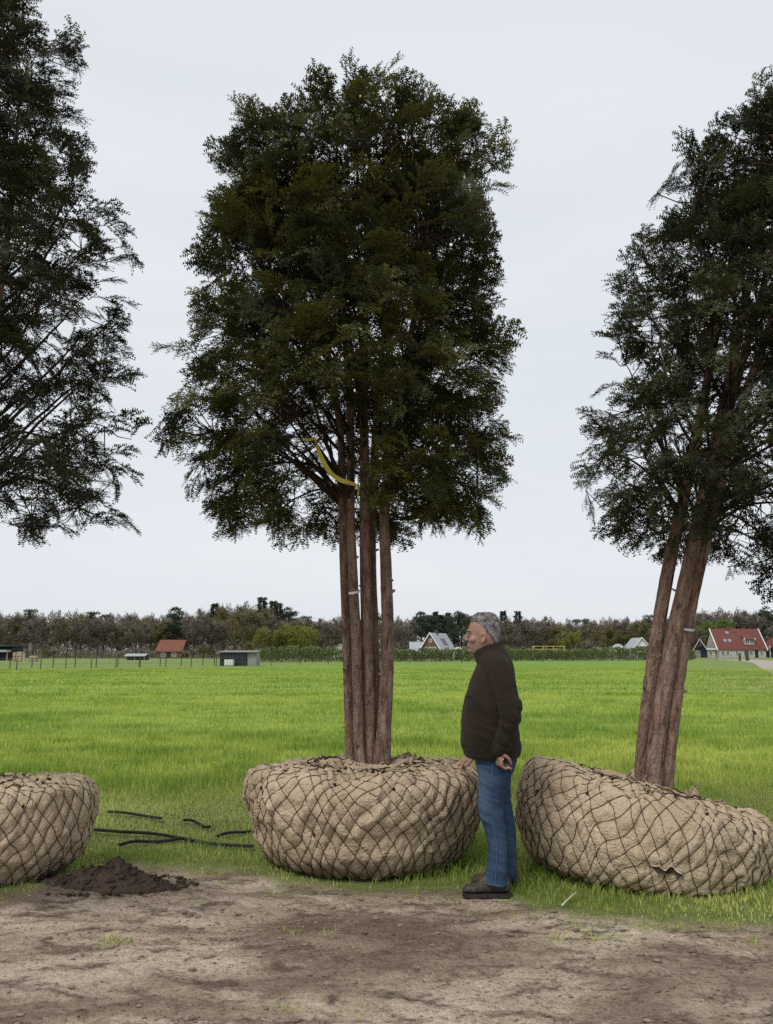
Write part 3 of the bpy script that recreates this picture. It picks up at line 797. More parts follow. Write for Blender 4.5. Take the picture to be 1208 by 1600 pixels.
# --- the upright tree in the middle
cx, cyy = CEN
tree_c = tag(empty('yew_tree', (cx, cyy, 0)), 'upright multi-stemmed yew in a burlapped root ball, complete crown, yellow ribbon', 'tree', 'burlapped yew trees in a row')
def loc(px, py, c, dy=0.0):
    p = at(px, py, c[1] + dy); return np.array([p.x - c[0], dy, p.z])
def stem_c(pp, dy): return [loc(x, y, CEN, dy) for x, y in pp]
STC = [
    (stem_c([(549, 1215), (547, 1150), (542, 1000), (538, 880), (535, 780), (530, 660), (500, 480), (470, 300)], 0.06), [0.055, 0.048, 0.046, 0.045, 0.043, 0.036, 0.026, 0.012]),
    (stem_c([(564, 1215), (561, 1150), (557, 1005), (552, 900), (548, 800), (548, 660), (535, 450), (525, 240)], -0.06), [0.058, 0.050, 0.050, 0.046, 0.042, 0.036, 0.026, 0.012]),
    (stem_c([(579, 1215), (578, 1150), (574, 1000), (571, 880), (570, 760), (569, 620), (572, 420), (580, 180)], -0.01), [0.060, 0.056, 0.056, 0.054, 0.050, 0.042, 0.030, 0.012]),
    (stem_c([(590, 1215), (588, 1150), (585, 1000), (581, 880), (583, 760), (592, 600), (615, 400), (640, 200)], 0.14), [0.055, 0.050, 0.048, 0.044, 0.040, 0.032, 0.024, 0.010]),
    (stem_c([(596, 1215), (600, 1140), (606, 1000), (603, 880), (601, 800), (612, 690), (650, 480), (685, 260)], -0.03), [0.098, 0.070, 0.062, 0.057, 0.052, 0.042, 0.028, 0.012]),
]
CEN_ROWS = [(120, 430, 690), (160, 400, 715), (200, 375, 755), (260, 335, 795), (300, 322, 800), (350, 325, 780), (420, 312, 782), (500, 295, 800), (560, 285, 810),
            (600, 276, 818), (650, 284, 815), (690, 276, 812), (740, 284, 818), (790, 292, 808), (820, 335, 770)]
env_c = Env([(loc(l, y, CEN)[2], loc(l, y, CEN)[0], loc(rr, y, CEN)[0]) for y, l, rr in CEN_ROWS], 0.92)
RIB = (loc(560, 815, CEN)[2], loc(560, 668, CEN)[2])
print('centre needles', yew(tree_c, STC, env_c, loc(560, 238, CEN)[2], loc(560, 805, CEN)[2], 105, 2050, 3, 'yew', leaders=18, clear=lambda p: -0.62 < p[0] < 0.06 and p[1] < -0.02 and RIB[0] < p[2] < RIB[1]))
ball_c = Ball(0.905, 0.70, 4, [(0.715, 0.62, 1.3, 2.4), (0.79, 0.60, 1.1, 1.9), (0.655, 0.70, 0.7, 1.5), (0.60, 0.58, 0.8, 1.6), (0.84, 0.50, 0.9, 1.8), (0.90, 0.66, 0.8, 1.6), (0.56, 0.70, 0.7, 1.4), (0.69, 0.46, 0.6, 1.4)])
rb = ball_c.build(tree_c)

# --- the leaning tree by the man's back
LEAN = math.radians(14.2)
tree_r = tag(empty('yew_tree', (*RGT, 0.0), (0, LEAN, 0)), 'yew leaning over a tilted burlapped root ball with torn cloth', 'tree', 'burlapped yew trees in a row')
Rinv = Matrix.Rotation(-LEAN, 3, 'Y')
def locr(px, py, dy=0.0):
    p = at(px, py, RGT[1] + dy) - Vector((*RGT, RZ)); q = Rinv @ Vector((p.x, dy, p.z)); return np.array(q)
RZ = -0.15
tree_r.location.z = RZ
def stem_r(pp, dy): return [locr(x, y, dy) for x, y in pp]
STR = [
    (stem_r([(1003, 1235), (1006, 1160), (1026, 1000), (1050, 860), (1066, 790), (1090, 680), (1120, 520), (1165, 330)], 0.05), [0.070, 0.066, 0.062, 0.058, 0.052, 0.045, 0.034, 0.015]),
    (stem_r([(1022, 1240), (1026, 1160), (1052, 1000), (1080, 870), (1096, 790), (1125, 660), (1165, 470), (1200, 280)], -0.06), [0.080, 0.078, 0.074, 0.070, 0.062, 0.050, 0.036, 0.015]),
    (stem_r([(1040, 1245), (1045, 1170), (1068, 1000), (1092, 880), (1115, 790), (1150, 660), (1215, 470), (1265, 260)], -0.01), [0.072, 0.070, 0.068, 0.068, 0.064, 0.050, 0.036, 0.015]),
    (stem_r([(1036, 1240), (1038, 1170), (1060, 1000), (1087, 860), (1108, 770), (1150, 600), (1200, 420), (1240, 230)], 0.10), [0.060, 0.056, 0.052, 0.050, 0.046, 0.040, 0.030, 0.012]),
]
RGT_ROWS = [(160, 1190, 1400), (200, 1150, 1430), (240, 1105, 1450), (290, 1020, 1460), (340, 1020, 1470), (430, 975, 1460), (500, 958, 1450), (560, 930, 1440), (640, 905, 1420), (690, 900, 1400), (740, 880, 1390), (800, 888, 1370), (850, 945, 1330)]
rows = []
for y, l, rr in RGT_ROWS:
    a, b2 = locr(l, y), locr(rr, y); zc = locr((l + rr) / 2, y)[2]
    rows.append((a[2] * 0.5 + zc * 0.5, a[0], b2[0]))
env_r = Env(rows, 0.9)
zs_ = sorted(q[0] for q in rows)
print('right needles', yew(tree_r, STR, env_r, zs_[-1] + 0.05, zs_[0] + 0.05, 90, 1500, 8, 'yew_cool', leaders=10, gap=0.05, thin=lambda p: p[0] > 1.75))
Ball.tilt = (LEAN, RZ); Ball.PROF = BOXY
ball_r = Ball(0.885, 0.73, 11, [(0.70, 0.72, 1.0, 2.2), (0.63, 0.60, 0.8, 1.8), (0.78, 0.64, 0.9, 1.8), (0.56, 0.55, 0.9, 1.6), (0.86, 0.62, 0.9, 1.6), (0.74, 0.46, 0.8, 1.5)])
ball_r.build(tree_r)

# --- the tree whose stems stand outside the frame
tree_l = tag(empty('yew_tree', (*LFT, 0.0), (0, math.radians(-2), 0)), 'open-crowned dark yew in a burlapped root ball beside the heap of soil', 'tree', 'burlapped yew trees in a row')
def locl(px, py, dy=0.0):
    p = at(px, py, LFT[1] + dy); return np.array([p.x - LFT[0], dy, p.z])
def stem_l(pp, dy): return [locl(x, y, dy) for x, y in pp]
STL = [
    (stem_l([(-75, 1240), (-78, 1100), (-80, 950), (-82, 780), (-90, 600), (-100, 400), (-110, 100)], 0.05), [0.075, 0.066, 0.062, 0.056, 0.046, 0.034, 0.014]),
    (stem_l([(-55, 1240), (-54, 1100), (-52, 950), (-48, 800), (-40, 600), (-25, 350), (-10, 20)], -0.05), [0.080, 0.070, 0.066, 0.060, 0.050, 0.038, 0.014]),
    (stem_l([(-38, 1240), (-34, 1100), (-30, 950), (-22, 800), (0, 620), (40, 400), (70, 160)], 0.06), [0.070, 0.062, 0.058, 0.052, 0.042, 0.030, 0.012]),
]
LFT_ROWS = [(-70, -130, 15), (0, -150, 55), (40, -160, 105), (75, -180, 145), (130, -200, 152), (200, -230, 160), (260, -250, 175), (330, -270, 212), (370, -280, 232), (420, -290, 222), (490, -300, 248), (560, -310, 235), (620, -320, 252), (680, -330, 268), (730, -330, 245), (790, -320, 215), (830, -300, 150), (850, -280, 90)]
env_l = Env([(locl(l, y)[2], locl(l, y)[0], locl(rr, y)[0]) for y, l, rr in LFT_ROWS], 0.85)
print('left needles', yew(tree_l, STL, env_l, locl(0, -60)[2], locl(0, 815)[2], 110, 1500, 21, 'yew_cool', leaders=8, droop=0.35, gap=0.07, thin=lambda p: p[0] < -0.35))
Ball.tilt = None; Ball.PROF = BOXY
ball_l = Ball(0.875, 0.63, 17, [(0.80, 0.66, 0.9, 2.0), (0.88, 0.58, 0.8, 1.8), (0.94, 0.68, 0.9, 1.7), (0.73, 0.56, 0.8, 1.7), (0.84, 0.48, 0.8, 1.5)])
ball_l.build(tree_l)

# ------------------------------------------------------------------ ties, ribbon, hoses, soil
def band(name, tree, stem, z, rad, mat_, label, cat, tail=0.0):
    C = catmull([tuple(p) for p in stem], 8); i = int(np.argmin(np.abs(C[:, 2] - z))); c = C[i]
    m = MB(); n = 28; vs = []; fs = []
    for k in range(n):
        a = 2 * math.pi * k / n; q = 1 + 0.05 * math.sin(3 * a + 1)
        for dz, dr in ((-0.009, 0.0), (-0.009, 0.004), (0.009, 0.004), (0.009, 0.0)):
            vs.append((c[0] + math.cos(a) * (rad * q + dr), c[1] + math.sin(a) * (rad * q + dr), c[2] + dz + 0.012 * math.sin(a + 0.6)))
    for k in range(n):
        for j in range(4): fs.append((k * 4 + j, ((k + 1) % n) * 4 + j, ((k + 1) % n) * 4 + (j + 1) % 4, k * 4 + (j + 1) % 4))
    m.add(vs, fs)
    if tail:
        m.tube([(c[0] - rad, c[1] - rad * .4, c[2]), (c[0] - rad * 1.12, c[1] - rad * .6, c[2] - tail * .5), (c[0] - rad * 1.05, c[1] - rad * .6, c[2] - tail)], 0.004, 5)
    W = tree.matrix_basis if False else Matrix.Translation(tree.location) @ tree.rotation_euler.to_matrix().to_4x4()
    m.v = [tuple(W @ Vector(v)) for v in m.v]
    o = m.build(name, mat_); return tag(o, label, cat)
band('plastic_tie', tree_c, STC[1][0], loc(552, 931, CEN)[2], 0.041, M['tape_white'], 'white plastic tie round a stem of the upright yew', 'tie')
band('plastic_tie', tree_r, STR[2][0], locr(1080, 982)[2], 0.060, M['tape_blue'], 'pale blue tie round a stem of the leaning yew', 'tie', 0.07)

rp = [(472, 686), (484, 687), (492, 686), (495, 697), (501, 712), (510, 730), (521, 743), (535, 751), (548, 755), (556, 758), (561, 763), (559, 774)]
rc = catmull([tuple(at(x, y, CEN[1] - 0.45 + 0.02 * i)) for i, (x, y) in enumerate(rp)], 6)
vs = []; fs = []
for i, p in enumerate(rc):
    t = i / (len(rc) - 1); tw = 0.7 * math.sin(t * 9) + 0.4
    w = 0.017 * (0.6 + 0.5 * math.sin(math.pi * min(1, t * 1.05)))
    d = rc[min(i + 1, len(rc) - 1)] - rc[max(i - 1, 0)]; d /= np.linalg.norm(d)
    s0 = np.cross(d, [0, 1, 0]); s0 /= np.linalg.norm(s0) + 1e-9; s1 = np.cross(d, s0)
    q = s0 * math.cos(tw) + s1 * math.sin(tw); nn = np.cross(d, q) * 0.0012
    for a, b2 in ((-1, -1), (1, -1), (1, 1), (-1, 1)): vs.append(p + q * w * a + nn * b2)
for i in range(len(rc) - 1):
    for j in range(4): fs.append((i * 4 + j, (i + 1) * 4 + j, (i + 1) * 4 + (j + 1) % 4, i * 4 + (j + 1) % 4))
mb = MB(); mb.add(vs, fs)
tag(mb.build('ribbon', M['ribbon']), 'yellow marking ribbon hanging among the lower branches of the upright yew', 'ribbon')

for pts, rad, lab in HOSES:
    P = catmull([tuple(gnd(*p)) for p in pts], 8)
    P[:, 2] = ground_h(P[:, 0], P[:, 1]) + 0.034 + 0.010 * np.sin(np.linspace(0, 7, len(P)))
    mb = MB(); mb.tube(P, rad, 10); tag(mb.build('hose', M['hose'], smooth_s=True), lab, 'hose', 'black hoses in the grass')

def clod_mesh(r, sub=2):
    bm = bmesh.new(); bmesh.ops.create_icosphere(bm, subdivisions=sub, radius=1)
    v = np.array([q.co for q in bm.verts]); f = np.array([[q.index for q in fc.verts] for fc in bm.faces]); bm.free()
    s = r.integers(1000)
    return v * (1 + 0.45 * fbm(v * 1.3 + s, 3, s))[:, None] * np.array([1, 0.8, 0.6]), f
_rc = np.random.default_rng(12)
CL = [clod_mesh(_rc, 1) for _ in range(6)]
# heap of dark soil: lumpy mound with crumbs
hp = gnd(150, 1400); nu_, nv_ = 110, 46
hv = []
for j in range(nv_ + 1):
    for i in range(nu_):
        a = 2 * math.pi * i / nu_; t = j / nv_
        hv.append((t * 0.50 * math.cos(a), t * 0.20 * math.sin(a), 0))
hv = np.array(hv); tt = np.sqrt((hv[:, 0] / 0.50) ** 2 + (hv[:, 1] / 0.20) ** 2)
bx_ = hv[:, 0] - 0.10
hz = 0.075 * np.exp(-((bx_ / 0.13) ** 2 + (hv[:, 1] / 0.13) ** 2)) + 0.055 * (1 - smooth(0.2, 1.0, tt))
hz = hz * (1 + 0.55 * fb2(hv[:, 0], hv[:, 1], 9, 9, 3, 61)) + 0.05 * np.abs(fb2(hv[:, 0], hv[:, 1], 22, 22, 3, 62)) * (1 - smooth(0.7, 1, tt)) - 0.035 * smooth(0.8, 1.0, tt)
hv[:, 2] = hz
i, j = np.meshgrid(np.arange(nv_), np.arange(nu_), indexing='ij')
hf = np.stack([i * nu_ + j, (i + 1) * nu_ + j, (i + 1) * nu_ + (j + 1) % nu_, i * nu_ + (j + 1) % nu_], -1).reshape(-1, 4)
heap = tag(empty('soil_heap', (hp.x, hp.y + 0.08, float(ground_h([hp.x], [hp.y + 0.08])[0]))), 'small heap of dark loose soil beside the open-crowned yew', 'soil heap')
obj_np('mound', hv, hf, M['soil'], heap, smooth_s=True)
V_, F_, off = [], [], 0
for k in range(900):
    v, f = CL[k % 6]; a = _rc.random() * 6.28; t = _rc.random() ** 0.6 * 1.25
    x, y = t * 0.50 * math.cos(a), t * 0.2 * math.sin(a); i0 = int(np.argmin((hv[:, 0] - x) ** 2 + (hv[:, 1] - y) ** 2))
    sc_ = 0.005 + 0.018 * _rc.random() ** 3
    V_.append(v * sc_ + np.array([x, y, (hv[i0, 2] if t < 1 else 0.0) + sc_ * 0.2])); F_.append(f + off); off += len(v)
tag(obj_np('crumb', np.concatenate(V_), np.concatenate(F_), M['soil'], heap), kind='stuff')
# clods and crumbs strewn over the track
V_, F_, off, dk = [], [], 0, []
n_c = 9500
cy_ = 3.0 + 2.9 * _rc.random(n_c); cx_ = (_rc.random(n_c) * 2 - 1) * (0.5 * cy_ + 0.3)
ok = (turf_mask(cx_, cy_) < 0.5) & (fb2(cx_, cy_, 1.1, 2.2, 3, 71) + 0.5 * _rc.standard_normal(n_c) > 0.05)
cx_, cy_ = cx_[ok], cy_[ok]; cz_ = ground_h(cx_, cy_)
for k in range(len(cx_)):
    v, f = CL[k % 6]; sc_ = 0.0028 + 0.0045 * _rc.random() + 0.017 * _rc.random() ** 14
    V_.append(v * np.array([1.3, 1.0, 0.75]) * sc_ + np.array([cx_[k], cy_[k], cz_[k] + sc_ * 0.25])); F_.append(f[::1] + off); off += len(v)
tag(obj_np('loose_clods', np.concatenate(V_), np.concatenate(F_), M['clod']), 'loose dry clods strewn over the bare earth track', 'soil', kind='stuff')

# tufts and straws on the track
rt_ = np.random.default_rng(66)
TUFT = [(165, 1468, 14), (178, 1473, 12), (190, 1470, 9), (313, 1412, 9), (452, 1456, 8), (512, 1462, 7), (460, 1572, 7), (560, 1585, 5), (738, 1426, 8), (700, 1405, 10), (872, 1468, 14), (935, 1466, 14), (965, 1462, 12), (905, 1450, 12), (1130, 1444, 12), (1012, 1447, 14), (820, 1432, 12), (1180, 1470, 10), (240, 1380, 10), (350, 1385, 9), (420, 1398, 10), (650, 1398, 10)]
bv = []; bt = []
for px_, py_, k in TUFT:
    c = gnd(px_, py_)
    for q in range(k * 3):
        x, y = c.x + rt_.normal(0, 0.05), c.y + rt_.normal(0, 0.045); z = float(ground_h([x], [y])[0]); h = rt_.uniform(.012, .045); a = rt_.random() * 6.28; l = h * rt_.uniform(.3, 1.4); w = rt_.uniform(.002, .0045); b2 = rt_.random() * 6.28
        bv += [(x - w * math.cos(b2), y - w * math.sin(b2), z - .004), (x + w * math.cos(b2), y + w * math.sin(b2), z - .004), (x + l * math.cos(a), y + l * math.sin(a), z + h)]; bt += [rt_.random() * .8] * 3
tag(obj_np('track_tufts', np.array(bv), np.arange(len(bv)).reshape(-1, 3), M['rough_grass'], attr={'tint': np.array(bt)}), 'thin tufts of grass scattered over the bare track', 'grass', kind='stuff')
M['dry_straw'] = speck('dry_straw', (0.36, 0.30, 0.20), (0.62, 0.55, 0.42), 6, 0.9)
pp = []
for k in range(420):
    y = rt_.uniform(3.0, 5.8); x = rt_.uniform(-1, 1) * (0.5 * y + .1); z = float(ground_h([x], [y])[0]) + .004; a = rt_.random() * 6.28; l = rt_.uniform(.008, .035)
    pp.append((np.array([[x, y, z], [x + l * .5 * math.cos(a), y + l * .5 * math.sin(a), z + rt_.uniform(0, .008)], [x + l * math.cos(a + .2), y + l * math.sin(a + .2), z]]), rt_.uniform(.0006, .0014)))
tv, tq = tubes_tri(pp, 3); tag(obj_np('straw_litter', tv, tq, M['dry_straw']), 'pale bits of straw lying on the bare track', 'litter', kind='stuff')
stk = catmull([tuple(gnd(878, 1417)), tuple(gnd(888, 1412)), tuple(gnd(901, 1405))], 6); stk[:, 2] = ground_h(stk[:, 0], stk[:, 1]) + np.linspace(.02, .05, len(stk))
mb = MB(); mb.tube(stk, np.linspace(.006, .004, len(stk)), 7); tag(mb.build('stick', M['dry_straw'], smooth_s=True), 'thin pale stick lying in the grass before the tilted root ball', 'stick')

# torn cloth and loose flaps on the tilted ball
def find_uv(ball, tree, px_, py_, lo=0.15, hi=0.95):
    W = Matrix.Translation(tree.location) @ tree.rotation_euler.to_matrix().to_4x4(); Wn = np.array(W)
    uu, vv = np.meshgrid(np.linspace(0.5, 1.0, 240), np.linspace(lo, hi, 130)); uu, vv = uu.ravel(), vv.ravel()
    p = ball.base(uu, vv); w = p @ Wn[:3, :3].T + Wn[:3, 3]
    yy, zz = w[:, 1], w[:, 2] - HCAM
    dep = yy * CP + zz * SP; up = -yy * SP + zz * CP
    qx, qy = CX + F * w[:, 0] / dep, CY - F * up / dep
    i = int(np.argmin((qx - px_) ** 2 + (qy - py_) ** 2 + 40 * (dep - dep.min()))); return uu[i], vv[i]
rbr = [c for c in tree_r.children if c.name.startswith('root_ball')][0]
u0, v0 = find_uv(ball_r, tree_r, 1040, 1357)
n_ = 26; tt_ = np.linspace(-1, 1, n_); hw = 0.008 * (1 - tt_ ** 2) * (1 + .5 * np.sin(tt_ * 9))
du, dv = 0.020, 0.0
rows_ = []
for k, (off_, lf) in enumerate(((-1.8, .004), (-1.0, .014), (-.8, .009), (.8, .009), (1.0, .013), (1.8, .004))):
    rows_.append(ball_r.surf(u0 + tt_ * du, v0 + 0.004 * np.sin(tt_ * 4) + hw * off_, lf))
i = np.arange(n_ - 1)
def strip(a_, b_): return np.stack([a_ * n_ + i, a_ * n_ + i + 1, b_ * n_ + i + 1, b_ * n_ + i], 1)
TV = np.concatenate(rows_)
obj_np('torn_edge', TV, np.concatenate([strip(0, 1), strip(4, 5)]), M['burlap'], rbr, smooth_s=True, attr={'soiled': np.zeros(len(TV))})['label'] = 'ragged edge of a tear in the burlap'
TV2 = np.concatenate([rows_[1], rows_[2], rows_[3], rows_[4]]); 
obj_np('bare_soil', TV2, np.concatenate([strip(0, 1), strip(1, 2), strip(2, 3)]), M['soil'], rbr, smooth_s=True)['label'] = 'dark soil showing through the tear'
def flap(ball, rb_, tree, px_, py_, w_, h_, seed):
    u1, v1 = find_uv(ball, tree, px_, py_, 0.66, 0.97); r = np.random.default_rng(seed); nn = 22
    uu = u1 + np.linspace(-1, 1, nn) * w_; b0 = ball.surf(uu, np.full(nn, v1), 0.002); t = np.linspace(-1, 1, nn)
    rows2 = [b0]; prof = (1 - np.abs(t) ** 2.2) * (0.75 + 0.35 * np.sin(t * 5 + seed) + 0.15 * r.random(nn))
    for f_ in (0.35, 0.7, 1.0, 0.92):
        p = b0.copy(); p[:, 2] += h_ * f_ * prof; p[:, 1] += 0.02 * math.sin(f_ * 3) + 0.012 * np.sin(t * 8 + seed) * f_ + (0.02 if f_ == .92 else 0); p[:, 0] += 0.02 * f_ * np.sin(t * 3); rows2.append(p)
    V = np.concatenate(rows2); j = np.arange(nn - 1)
    f2 = np.concatenate([np.stack([k * nn + j, k * nn + j + 1, (k + 1) * nn + j + 1, (k + 1) * nn + j], 1) for k in range(4)])
    o = obj_np('burlap_flap', V, f2, M['burlap'], rb_, smooth_s=True, attr={'soiled': np.zeros(len(V))}); q = o.modifiers.new('t', 'SOLIDIFY'); q.thickness = 0.004
flap(ball_r, rbr, tree_r, 985, 1216, 0.030, 0.07, 1); flap(ball_r, rbr, tree_r, 1012, 1226, 0.022, 0.05, 2); flap(ball_r, rbr, tree_r, 1086, 1250, 0.020, 0.055, 3); flap(ball_r, rbr, tree_r, 1120, 1262, 0.014, 0.03, 5)
rbc = [c for c in tree_c.children if c.name.startswith('root_ball')][0]
flap(ball_c, rbc, tree_c, 545, 1200, 0.035, 0.035, 4); flap(ball_c, rbc, tree_c, 640, 1203, 0.03, 0.022, 6); flap(ball_c, rbc, tree_c, 450, 1210, 0.022, 0.025, 7)

# ------------------------------------------------------------------ the man
YM = 5.56
def pm(px, py, dy=0.0): return np.array(at(px, py, YM + dy))
def loft(rows, dy=0.0, n=36, p=2.3):
    """rows: ((front px, py), (back px, py), half width in m[, dy]) rings between two silhouette points"""
    V = []; F2 = []
    for row in rows:
        d = row[3] if len(row) > 3 else dy
        f, b = pm(*row[0], d), pm(*row[1], d); c = (f + b) / 2; h = (f - b) / 2
        for k in range(n):
            a = 2 * math.pi * k / n; ca, sa = math.cos(a), math.sin(a)
            e = 2.0 / p
            V.append(c + h * np.sign(ca) * abs(ca) ** e + np.array([0, 1, 0]) * row[2] * np.sign(sa) * abs(sa) ** e)
    m = len(rows)
    for i in range(m - 1):
        for k in range(n): F2.append((i * n + k, i * n + (k + 1) % n, (i + 1) * n + (k + 1) % n, (i + 1) * n + k))
    F2 += [tuple(range(n))[::-1], tuple(range((m - 1) * n, m * n))]
    return V, F2
def ellipsoid(c, rx, ry, rz, rot=None, n=14):
    V = []; F2 = []
    for i in range(n + 1):
        th = math.pi * i / n
        for k in range(2 * n):
            a = math.pi * k / n
            v = Vector((rx * math.sin(th) * math.cos(a), ry * math.sin(th) * math.sin(a), rz * math.cos(th)))
            if rot: v = rot @ v
            V.append(np.array(c) + np.array(v))
    for i in range(n):
        for k in range(2 * n): F2.append((i * 2 * n + k, (i + 1) * 2 * n + k, (i + 1) * 2 * n + (k + 1) % (2 * n), i * 2 * n + (k + 1) % (2 * n)))
    return V, F2
def limb(pts, radii, n=16, k=6):
    P = catmull([tuple(p) for p in pts], k); R = np.interp(np.linspace(0, 1, len(P)), np.linspace(0, 1, len(radii)), radii)
    t = np.linspace(0, 1, 5)[1:]
    d0 = P[0] - P[1]; d0 /= np.linalg.norm(d0); d1 = P[-1] - P[-2]; d1 /= np.linalg.norm(d1)
    P2 = np.concatenate([[P[0] + d0 * R[0] * q for q in (0.95, 0.8, 0.45)], P, [P[-1] + d1 * R[-1] * q for q in (0.45, 0.8, 0.95)]])
    R2 = np.concatenate([[R[0] * q for q in (0.25, 0.62, 0.9)], R, [R[-1] * q for q in (0.9, 0.62, 0.25)]])
    return tube_np(P2, R2, n)
def fuse(name, parts, voxel, mat_, parent, smooth_it=6, ratio=1.0, disp=None, attr=None):
    m = MB()
    for v, f in parts: m.add(v, f)
    me = m.mesh(name + '_raw', mat_)
    o = bpy.data.objects.new(name + '_raw', me); COL.objects.link(o)
    bm = bmesh.new(); bm.from_mesh(me); bmesh.ops.recalc_face_normals(bm, faces=bm.faces); bm.to_mesh(me); bm.free()
    q = o.modifiers.new('r', 'REMESH'); q.mode = 'VOXEL'; q.voxel_size = voxel
    if smooth_it:
        q = o.modifiers.new('s', 'SMOOTH'); q.factor = 0.5; q.iterations = smooth_it
    if ratio < 1:
        q = o.modifiers.new('d', 'DECIMATE'); q.ratio = ratio
    ev = o.evaluated_get(bpy.context.evaluated_depsgraph_get())
    out = bpy.data.meshes.new_from_object(ev)
    bpy.data.objects.remove(o); bpy.data.meshes.remove(me)
    out.name = name
    nv = len(out.vertices)
    co = np.empty(nv * 3, np.float32); out.vertices.foreach_get('co', co); co = co.reshape(-1, 3).astype(float)
    if disp is not None:
        no = np.empty(nv * 3, np.float32); out.vertices.foreach_get('normal', no); no = no.reshape(-1, 3)
        co = disp(co, no); out.vertices.foreach_set('co', co.astype(np.float32).ravel())
    if attr:
        for k, fn in attr.items():
            a = out.attributes.new(k, 'FLOAT', 'POINT'); a.data.foreach_set('value', fn(co).astype(np.float32))
    out.materials.clear(); out.materials.append(mat_)
    out.polygons.foreach_set('use_smooth', np.ones(len(out.polygons), bool)); out.update()
    return link(bpy.data.objects.new(name, out), parent)

def _skin(t, b, m):
    P = t.coord((1, 1, 1))
    c = t.ramp(t.noise(28, 4, 0.6, P), [(0.3, (0.27, 0.145, 0.105)), (0.7, (0.37, 0.225, 0.172))])
    c = t.mix(t.math('MULTIPLY', t.attr('stubble', 'Fac'), 0.7), c, (0.23, 0.185, 0.165))
    t.l.new(c, b.inputs['Base Color']); t.l.new(t.bump(t.noise(220, 3, 0.6, P), 0.25, 0.002), b.inputs['Normal'])
    b.inputs['Subsurface Weight'].default_value = 0.08; b.inputs['Subsurface Radius'].default_value = (0.012, 0.005, 0.003)
M['skin'] = mat('skin', _skin, rough=0.5, spec=0.35)
def _fleece(t, b, m):
    P = t.coord((1, 1, 1)); n = t.noise(340, 3, 0.7, P); w = t.noise(5, 4, 0.6, P)
    c = t.ramp(w, [(0.3, (0.020, 0.0148, 0.0102)), (0.7, (0.036, 0.0268, 0.0186))])
    c = t.mix(0.6, c, t.ramp(n, [(0.3, (0.55, 0.55, 0.55)), (0.7, (1.3, 1.3, 1.3))]), 'MULTIPLY')
    t.l.new(c, b.inputs['Base Color']); t.l.new(t.bump(n, 0.5, 0.003), b.inputs['Normal'])
    b.inputs['Sheen Weight'].default_value = 0.05; b.inputs['Sheen Roughness'].default_value = 0.6
M['fleece'] = mat('fleece', _fleece, rough=0.98, spec=0.05)
def _denim(t, b, m):
    P = t.coord((1, 1, 1)); n = t.noise(260, 3, 0.7, t.coord((1, 1, 0.4))); w = t.noise(6, 4, 0.6, t.coord((1, 1, 0.45)))
    c = t.ramp(w, [(0.3, (0.017, 0.034, 0.068)), (0.62, (0.040, 0.072, 0.128)), (0.8, (0.085, 0.128, 0.195))])
    c = t.mix(t.math('MULTIPLY', t.attr('faded', 'Fac'), 0.55), c, (0.16, 0.24, 0.35))
    c = t.mix(0.5, c, t.ramp(n, [(0.3, (0.6, 0.62, 0.66)), (0.7, (1.22, 1.2, 1.15))]), 'MULTIPLY')
    t.l.new(c, b.inputs['Base Color']); t.l.new(t.bump(n, 0.4, 0.002), b.inputs['Normal'])
M['denim'] = mat('denim', _denim, rough=0.9, spec=0.12)
M['denim_seam'] = speck('denim_seam', (0.03, 0.06, 0.11), (0.11, 0.15, 0.21), 90, 0.9)
M['hair'] = speck('grey_hair', (0.040, 0.036, 0.033), (0.36, 0.35, 0.345), 34, 0.6, spec=0.3)
M['boot'] = speck('boot_leather', (0.030, 0.024, 0.019), (0.085, 0.070, 0.056), 30, 0.7, 0.4, 120, 0.3)
M['sole'] = speck('boot_sole', (0.020, 0.018, 0.016), (0.05, 0.045, 0.04), 20, 0.85)
M['lace'] = speck('boot_lace', (0.12, 0.085, 0.05), (0.22, 0.16, 0.10), 30, 0.8)
M['eye'] = mat('eye_white', None, (0.30, 0.25, 0.23), 0.3, 0.4)
M['lid'] = speck('eyelid_skin', (0.24, 0.105, 0.07), (0.33, 0.16, 0.11), 40, 0.5)
M['iris'] = mat('iris', None, (0.03, 0.02, 0.015), 0.2, 0.5)
M['zip'] = mat('zip_metal', None, (0.016, 0.015, 0.014), 0.4, 0.4)
M['leather'] = speck('belt_leather', (0.015, 0.012, 0.010), (0.04, 0.03, 0.025), 40, 0.6)
M['brass'] = mat('pale_metal', None, (0.52, 0.42, 0.30), 0.35, 0.5, 0.6)

feet = gnd(770, 1402)
man = tag(empty('person', (feet.x, YM, 0)), 'man in dark brown fleece and blue jeans standing in profile, hand on root ball', 'person')
def child_inv(o): o.matrix_parent_inverse = Matrix.Translation(man.location).inverted(); return o
# --- body: head, neck, trunk, limbs and hands as one skin
HEAD = [((753, 961), (767, 961), 0.028), ((744, 964.5), (773, 964.5), 0.052), ((737, 970), (777, 970), 0.066), ((733, 977), (779, 977), 0.073), ((731.5, 984), (780, 984), 0.075),
        ((732, 990), (779.5, 990), 0.074), ((732.5, 997), (779, 997), 0.072), ((732, 1003), (777, 1003), 0.068), ((731.5, 1008), (775, 1009), 0.062), ((733, 1014), (772, 1014), 0.054), ((735, 1019), (768, 1019), 0.042), ((740, 1023), (765, 1022), 0.025)]
body = [loft(HEAD, n=40, p=2.1)]
body.append(limb([pm(764, 1003), pm(766, 1020), pm(769, 1040)], [0.058, 0.060, 0.068]))
body.append(limb([pm(732, 987), pm(729.5, 993), pm(727.6, 998)], [0.0085, 0.0105, 0.0130], 12))           # nose
for s in (-1, 1): body.append(ellipsoid(pm(729.8, 1000.3, s * 0.011), 0.009, 0.008, 0.007))
body.append(ellipsoid(pm(731.4, 985.8), 0.010, 0.050, 0.0075))                                            # brow
